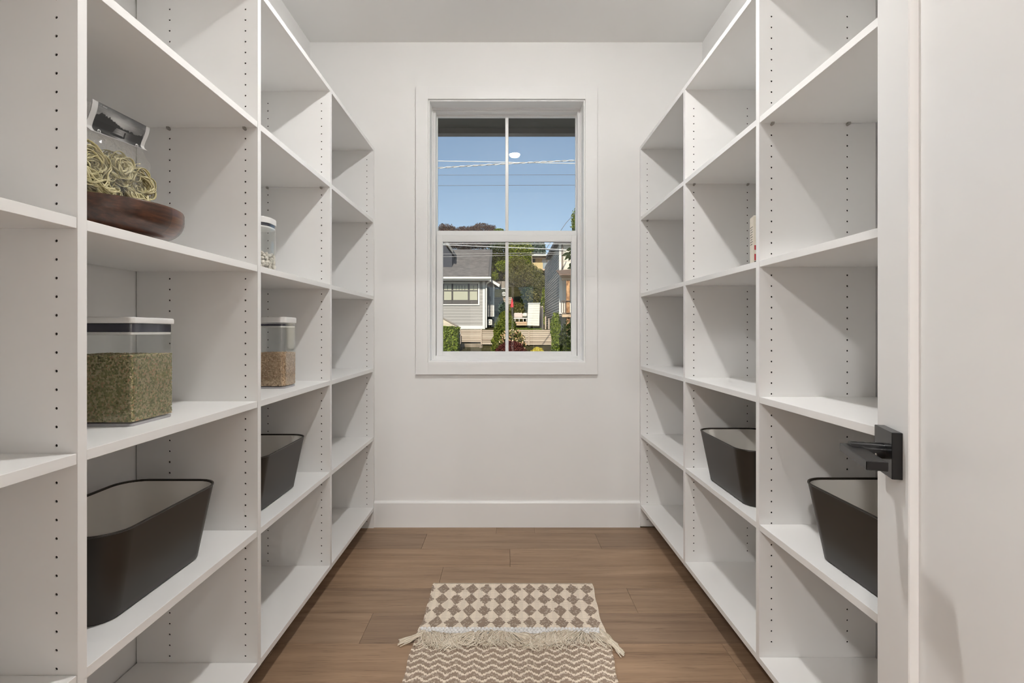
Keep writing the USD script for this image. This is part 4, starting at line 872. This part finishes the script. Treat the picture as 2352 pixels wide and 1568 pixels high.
se.add('cushion', cbox(W(1180.5, 729.5, 30.98), W(1200, 718.5, 31.35) + np.array([0, 0.3, 0]), 0.05), M['cushion'])
se.add('cushion', cbox(W(1200.5, 727, 30.98), W(1210.5, 719, 31.35) + np.array([0, 0.3, 0]), 0.05), M['cream_paint'])
dk = Thing('deck_steps', 'orange-brown timber steps up to the small deck', 'steps', W(1198, 748, 30.2))
for k, (ya, yb) in enumerate(((738.5, 742.5), (743, 747.5))): dk.add('step', cbox(W(1184 + 2 * k, yb, 30.4 - 0.2 * k), W(1211, ya, 30.4 - 0.2 * k) + np.array([0, 0.8, 0]), 0.01), M['tan'])
um = Thing('garden_umbrella', 'closed red garden umbrella on a dark pole', 'umbrella', W(1176.5, 729, 32.0))
uc = W(1176.2, 706, 32.0)
um.add('canopy', lathe([(0.0, 0.0), (0.105, 0.01), (0.11, 0.12), (0.075, 0.30), (0.04, 0.52), (0.0, 0.62)], uc, 10), M['red'], smooth=50)
um.add('pole', tube([W(1176.5, 730, 32.0), W(1176.3, 704, 32.0)], 0.03, 8), M['dark_trim'], smooth=True)
tb_ = Thing('timber_wall', 'pale stacked-timber terrace wall beyond the conifer', 'wall', W(1156, 716, 33.5))
for k in range(8): tb_.add('timber', cbox(W(1135, 713 - 3.9 * k - 3.5, 33.5), W(1176, 713 - 3.9 * k, 33.5) + np.array([0, 0.15, 0]), 0.012), M['board'], smooth=False)
cw_ = W(1157.2, 675.3, 33.4)
wh = Thing('wall_ornament', 'white round wheel ornament above the timber wall', 'ornament', cw_)
tor = trimesh.creation.torus(0.115, 0.035, 28, 10); tor.apply_transform(trimesh.transformations.rotation_matrix(math.pi / 2, [1, 0, 0])); tor.apply_translation(cw_); wh.add('rim', tor, M['white_ext'], smooth=True)
for k in range(5):
    a = k * 2 * math.pi / 5 + 0.3; wh.add('spoke', tube([cw_, cw_ + np.array([0.11 * math.cos(a), 0, 0.11 * math.sin(a)])], 0.016, 6), M['white_ext'], smooth=True)
ft = Thing('upper_fence', 'brown upright-board fence at the foot of the trees', 'fence', W(1149, 664, 36.0))
for k in range(14): ft.add('board', cbox(W(1132 + 2.6 * k, 664, 36.0), W(1134.4 + 2.6 * k, 645.5, 36.0) + np.array([0, 0.03, 0]), 0.005), M['grey_board'], smooth=False)
ft.add('cap_rail', cbox(W(1132, 663.5, 35.9), W(1169, 661.8, 35.9) + np.array([0, 0.06, 0]), 0.008), M['white_ext'])
# ---- cream house on the right
CD, SX = 24.0, 2.60
ch = Thing('house', 'cream clapboard house with a timber porch at the right of the view', 'house', (4.5, 27.0, 0.6))
ez = Zr(4.26)
ch.add('wall', bx((SX + 0.03, CD + 0.03, 0.2), (9.0, 33.0, ez)), plain('cream_wall', (0.68, 0.63, 0.55), 0.8))
ny = 34; zlo = W(0, 726, CD)[2] - 1.1
for k in range(ny):
    hb_ = (ez - zlo) / ny; zb = zlo + k * hb_
    ch.add('siding_board', hull([(x, y, z) for y in (CD + 0.05, 33.0) for x, z in ((SX + 0.03, zb), (SX - 0.020, zb - 0.003), (SX + 0.0, zb + hb_ - 0.002), (SX + 0.03, zb + hb_ - 0.002))]), M['side_siding'], smooth=False)
for k in range(26):
    hb_ = (ez - zlo) / 26; zb = zlo + k * hb_
    ch.add('front_board', hull([(x, y, z) for x in (SX + 0.12, 8.9) for y, z in ((CD + 0.03, zb), (CD - 0.012, zb - 0.003), (CD - 0.002, zb + hb_ - 0.002), (CD + 0.03, zb + hb_ - 0.002))]), M['cream_siding'], smooth=False)
ch.add('corner_board', cbox((SX - 0.03, CD - 0.03, zlo), (SX + 0.13, CD + 0.12, ez), 0.008), M['cream_paint'])
ch.add('downspout', tube([W(1291.6, 556, CD - 0.06), W(1291.6, 625, CD - 0.06)], 0.045, 8), plain('downspout_brown', (0.22, 0.17, 0.13), 0.5), smooth=True)
ch.add('eave_soffit', bx((2.40, CD - 0.35, ez - 0.02), (SX + 0.4, 29.3, ez + 0.03)), plain('brown_soffit', (0.14, 0.10, 0.085), 0.8))
ch.add('roof', hull([(x, y, z) for y in (CD - 0.4, 29.4) for x, z in ((2.37, ez - 0.08), (2.37, ez + 0.10), (5.5, ez + 1.0), (9.0, ez + 0.2), (9.0, ez))]), plain('dark_roof', (0.11, 0.10, 0.10), 0.9), smooth=False)
ch.add('meter', cbox(W(1267.5, 615, 29.0) - np.array([0.05, 0, 0]), W(1271.5, 609, 29.0) + np.array([0, 0.2, 0]), 0.01), M['metal_grey'])
PD = 22.6
px_ = lambda a, d=PD: W(a, 0, d)[0]
ch.add('porch_roof', hull([W(1284, 632, PD - 0.2), W(1340, 632, PD - 0.2), W(1340, 628, PD - 0.2), W(1284, 628.5, PD - 0.2), np.array([px_(1284), CD, W(0, 621, CD)[2]]), np.array([4.6, CD, W(0, 612, CD)[2]])]), M['brown_roof'], smooth=False)
ch.add('porch_beam', cbox(W(1287, 636, PD), W(1340, 631.5, PD) + np.array([0, 0.10, 0]), 0.01), M['tan'])
ch.add('porch_beam', cbox(W(1290.5, 643.5, PD + 0.1), W(1340, 636, PD + 0.1) + np.array([0, 0.14, 0]), 0.01), M['tan'])
ch.add('porch_column', cbox(W(1300.8, 770, PD + 0.1), W(1309, 643, PD + 0.1) + np.array([0, 0.15, 0]), 0.012), M['orange_wood'])
ch.add('deck_beam', cbox(W(1291, 728.5, PD), W(1340, 721.5, PD) + np.array([0, 0.10, 0]), 0.01), M['tan'])
ch.add('deck', bx(W(1288, 722, PD + 0.1), W(1340, 720, PD + 0.1) + np.array([0, 1.2, 0])), M['grey_board'])
rl = ch.add('railing', cat_([cbox(W(1288, 692, PD + 0.05), W(1340, 689.8, PD + 0.05) + np.array([0, 0.07, 0]), 0.006), cbox(W(1291, 719.5, PD + 0.05), W(1340, 717.8, PD + 0.05) + np.array([0, 0.05, 0]), 0.006)]), M['brown_rail'])
for k, p in enumerate((1289.5, 1294.5, 1299, 1312.5, 1317)): ch.add('baluster', cbox(W(p - 0.9, 718, PD + 0.06), W(p + 0.9, 691, PD + 0.06) + np.array([0, 0.04, 0]), 0.005), M['brown_rail'], rl)
# ---- balcony house on the hill
BD = 55.0
bh = Thing('house', 'yellow hillside house with a railed balcony and a flat roof', 'house', W(1244, 640, BD + 3))
fz = lambda a, b, c_, d_, dd, dy: (W(a, d_, dd), W(b, c_, dd) + np.array([0, dy, 0]))
bh.add('wall', cbox(*fz(1219, 1300, 590, 640, BD + 2.0, 5.0), 0.02), plain('ochre_wall', (0.50, 0.38, 0.20), 0.8))
for k in range(5): bh.add('wall_board', cbox(*fz(1231 + 2.8 * k, 1233.7 + 2.8 * k, 591, 618, BD + 1.95, 0.04), 0.01), M['yellow_wall'], smooth=False)
bh.add('dark_door', cbox(*fz(1223.5, 1229, 591, 618, BD + 1.93, 0.05), 0.01), M['dark_trim'])
for a, b in ((1245, 1256), (1257, 1268)): bh.add('window', cbox(*fz(a, b, 591.5, 618, BD + 1.9, 0.06), 0.02), M['sky_glass'])
bh.add('roof', cbox(*fz(1220.5, 1300, 583, 587.5, BD - 0.3, 8.0), 0.03), M['white_ext'])
bh.add('roof_beam', cbox(*fz(1222, 1300, 587.3, 590.5, BD, 0.3), 0.02), M['brown_roof'])
for k in range(9): bh.add('rail_board', cbox(*fz(1222.3 + 2.75 * k, 1224.9 + 2.75 * k, 602.8, 618, BD, 0.08), 0.01), M['yellow_wall'], smooth=False)
bh.add('rail_panel', cbox(*fz(1247.3, 1263, 603.5, 617, BD, 0.06), 0.01), M['rail_glass'])
bh.add('balcony_floor', cbox(*fz(1221.5, 1300, 617.5, 621, BD - 0.05, 2.2), 0.02), M['tan'])
bh.add('post', cbox(*fz(1220, 1222.6, 579, 628, BD - 0.2, 0.2), 0.02), M['board'])
bh.add('post', cbox(*fz(1253.8, 1255.8, 621, 641, BD, 0.2), 0.02), M['board'])
bh.add('lower_beam', cbox(*fz(1246, 1300, 635.5, 638, BD, 0.2), 0.02), M['board'])
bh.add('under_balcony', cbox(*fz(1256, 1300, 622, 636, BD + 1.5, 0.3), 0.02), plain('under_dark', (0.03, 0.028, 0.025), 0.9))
# ---- trees
def tree(label, px, py, d, rad, n_, size, m_, sd, base_py, extra=(), trunk_r=0.18, amount=0.35):
    c = W(px, py, d); b = np.array([c[0], c[1], ground(d) - 0.2])
    f = [('crown', leaf_cloud(blob(c, rad, seed=sd % 11, amount=amount, inner=0.55), n_, size, sd), M[m_])] + list(extra)
    return plant('tree', label, 'tree', b, f, tube([b, (b + c) / 2 + np.array([0.1, 0, 0]), c], [trunk_r, trunk_r * 0.8, trunk_r * 0.4], 8))
def clump(px, py, d, rad, n_, size, m_, sd): return ('leaf_spray', leaf_cloud(blob(W(px, py, d), rad, seed=sd % 11, inner=0.4, amount=0.5), n_, size, sd), M[m_])
tree('big dark tree with bright yellow-green sprays behind the grey house', 1170, 598, 49.0, (2.05, 1.8, 2.3), 9000, 0.14, 'l_dark', 61, 655,
     [clump(1194, 572, 46.4, (1.25, 0.8, 0.95), 5000, 0.10, 'l_yellowgreen', 62), clump(1154, 611, 46.6, (0.65, 0.5, 0.50), 2000, 0.10, 'l_yellowgreen', 63), clump(1182, 606, 46.2, (0.85, 0.6, 0.85), 3200, 0.10, 'l_yellowgreen', 64), clump(1137, 633, 46.0, (0.30, 0.3, 0.40), 600, 0.10, 'l_yellowgreen', 65), clump(1208, 596, 46.4, (0.55, 0.5, 0.9), 2400, 0.10, 'l_yellowgreen', 66)])
for lab, px, py, rad, sd in (('round purple-brown tree crown at the upper left, the first from the left', 1028, 545, (1.5, 1.4, 1.5), 71), ('purple-brown tree crown behind the ridge of the grey house', 1068, 548, (1.9, 1.5, 1.4), 72), ('tallest purple-brown tree crown, left of the window bar', 1108, 543, (2.0, 1.6, 1.6), 73)):
    tree(lab, px, py, 60.0, (rad[0], rad[1], rad[2]), 6500, 0.12, 'l_purple', sd, 600)
tree('yellowish tree top just above the window rail, left of the bar', 1146, 542, 58.0, (0.9, 0.8, 0.85), 900, 0.17, 'l_yellowgreen', 74, 600)
tree('broad olive-green tree with fine leaves in front of the balcony house', 1205, 634, 38.0, (1.45, 1.0, 0.98), 7500, 0.075, 'l_olive', 81, 700, [clump(1240, 652, 37.4, (0.6, 0.5, 0.65), 1700, 0.07, 'l_olive', 82), clump(1188, 606, 37.6, (0.75, 0.5, 0.55), 1500, 0.07, 'l_olive', 83)])
tree('small dark round tree behind the cream shed', 1217, 681, 32.6, (0.62, 0.5, 0.72), 2600, 0.075, 'l_dark', 84, 740, [clump(1222, 682, 32.2, (0.5, 0.4, 0.55), 700, 0.07, 'l_olive', 85)], 0.06)
tree('leafy tree edge at the right side of the upper sash', 1331, 512, 40.0, (0.66, 0.6, 1.5), 1800, 0.11, 'l_yellowgreen', 86, 700, (), 0.08)
for lab, px, top_, d, r0, sd in (('blue-green conifer on the skyline behind the balcony house', 1239.5, 553, 74.0, 0.85, 91), ('slender conifer on the skyline at the edge of the yellow-green tree', 1219, 557, 78.0, 0.8, 92)):
    b = np.array([PX(px, d), d, ground(d)]); t_ = W(px, top_, d)
    plant('conifer', lab, 'tree', b, [('needles', leaf_cloud(cone(b + np.array([0, 0, 0.5]), r0, t_[2] - b[2], 1.4, sd), 1800, 0.22, sd, stretch=2.2), M['l_conifer'])], tube([b, t_ - np.array([0, 0, 0.3])], [0.12, 0.03], 6))
# leafy branch close to the window
bp = W(1322, 590, 9.0); nb_ = Thing('tree_branch', 'dark long-leaved branch reaching in at the right of the lower sash', 'branch', bp)
nb_.add('twig', tube([W(1345, 560, 9.0), W(1325, 580, 9.0), W(1306, 590, 9.0), W(1296, 588, 9.0)], [0.012, 0.009, 0.006, 0.003], 6), M['bark'], smooth=True)
brs = np.random.RandomState(6)
def long_leaf(p, q, w):
    p, q = np.array(p), np.array(q); d = q - p; s = np.cross(d, [0, 1, 0.15]); s /= np.linalg.norm(s); nrm = np.cross(d, s); nrm /= np.linalg.norm(nrm)
    t = np.linspace(0, 1, 7); prof = np.sin(np.pi * t ** 0.8) * w
    a = p + t[:, None] * d + s * prof[:, None] + nrm * (0.12 * w); b = p + t[:, None] * d - s * prof[:, None] + nrm * (0.12 * w); m_ = p + t[:, None] * d
    v = np.vstack([a, m_, b]); f = []
    for i in range(6):
        for o in (0, 7): f += [(o + i, o + i + 1, o + 8 + i), (o + i, o + 8 + i, o + 7 + i)]
    return trimesh.Trimesh(v, f, process=False)
for (a, b, c_, d_) in ((1308, 580, 1289, 588), (1310, 582, 1296, 598), (1312, 585, 1306, 599), (1304, 577, 1309, 568), (1314, 570, 1300, 575), (1318, 575, 1303, 584), (1320, 585, 1313, 600), (1313, 603, 1308, 612), (1318, 612, 1302, 617), (1316, 570, 1318, 562)):
    nb_.add('leaf', long_leaf(W(a, b, 9 + brs.uniform(-.05, .05)), W(c_, d_, 9 + brs.uniform(-.1, .1)), 0.028), M['l_dark'], smooth=False)
nb_.add('stem', tube([W(1340, 640, 9.0), W(1330, 612, 9.0), W(1317, 600, 9.0)], [0.012, 0.008, 0.004], 6), M['bark'], smooth=True)
# ---- power lines
def wire(label, pts, r, m, group=None, n=6):
    single('power_line', tube(np.array([W(*p) for p in pts]), r, n), m, label, 'power line', group, smooth=True)
def straight(x0, y0, x1, y1, d, k=9, ext=900, sag=0.0):
    sl_ = (y1 - y0) / (x1 - x0); xs = np.linspace(x0 - ext, x1 + ext, k * 4)
    return [(x, y0 + sl_ * (x - x0) - sag * ((x - (x0 + x1) / 2) / 160) ** 2 * 1.0, d) for x in xs]
wire('upper pale straight cable crossing the sky in the upper sash', straight(1006, 369.5, 1323, 375.5, 14), 0.011, M['wire_w'])
tw_ = []
for i, x in enumerate(np.linspace(850, 1480, 240)):
    y = 384.5 - 17.5 * (x - 1006) / 317 - 2.0 * math.cos((x - 1161) / 160 * 1.2) + 2.0
    tw_.append((x, y, i))
for k in range(2):
    pts = [(x, y + 1.15 * math.sin(x * 0.20 + k * math.pi), 13 + 0.013 * math.cos(x * 0.20 + k * math.pi)) for x, y, i in tw_]
    if k == 0: pwt = Thing('power_line', 'pale twisted cable slanting up to the right across the sky', 'power line', W(1161, 376, 13))
    pwt.add('strand', tube(np.array([W(*p) for p in pts]), 0.0105, 6), M['wire_w'] if k == 0 else plain('grey_cable', (0.42, 0.41, 0.40), 0.5), smooth=True)
wire('thin dark cable below the twisted one, the upper of two', straight(1006, 402, 1323, 401.5, 20), 0.0085, M['wire_d'])
wire('thin dark cable, the lower of two across the sky', straight(1006, 426, 1323, 425, 20), 0.0085, M['wire_d'])
wire('dark cable slanting up beside the leafy tree in the upper sash', [(1284, 535, 18), (1300, 512, 18), (1323, 487, 18), (1360, 450, 18)], 0.011, M['wire_d'])
wire('pale cable along the top of the lower sash', straight(1016, 559.5, 1313, 560, 15), 0.010, M['wire_w'])
wire('pale cable drooping right across the trees in the lower sash', straight(1016, 562, 1280, 572.5, 15), 0.010, M['wire_w'])
wire('grey cable in front of the roof of the grey house, upper of two', straight(1016, 583, 1300, 580, 16), 0.008, plain('cable_mid', (0.34, 0.33, 0.32), 0.6))
wire('grey cable in front of the roof of the grey house, lower of two', straight(1016, 589.5, 1225, 585, 16), 0.008, LOOKS['cable_mid'])
wire('dark cable bundle running to the eave of the cream house', [(1215, 569, 20), (1252, 572, 21), (1270, 575, 22), (1300, 576.5, 23.4)], 0.022, M['wire_d'])
wire('dark cable crossing the skyline beside the conifer', [(1254, 572, 30), (1262, 560, 30), (1275, 540, 30)], 0.02, M['wire_d'])
# trees mirrored in the panes, beyond the window of the room behind
for k, (x, y, h_, r0, w) in enumerate(((-1.3, -17.0, 4.2, 0.8, 'tall one at the left of its window'), (0.35, -19.0, 3.6, 0.75, 'small one in the middle of its window'), (2.0, -18.0, 4.0, 0.8, 'bushy one at the right of its window'))):
    b = np.array([x, y, ground(y)])
    plant('conifer', 'conifer beyond the room behind the doorway, ' + w, 'tree', b, [('needles', leaf_cloud(cone(b + np.array([0, 0, 0.3]), r0, h_ - 0.6, 1.3, 3 + k), 1600, 0.2, 120 + k, stretch=2.0), M['l_conifer'])], tube([b, b + np.array([0, 0, h_ - 0.6])], [0.1, 0.03], 6))
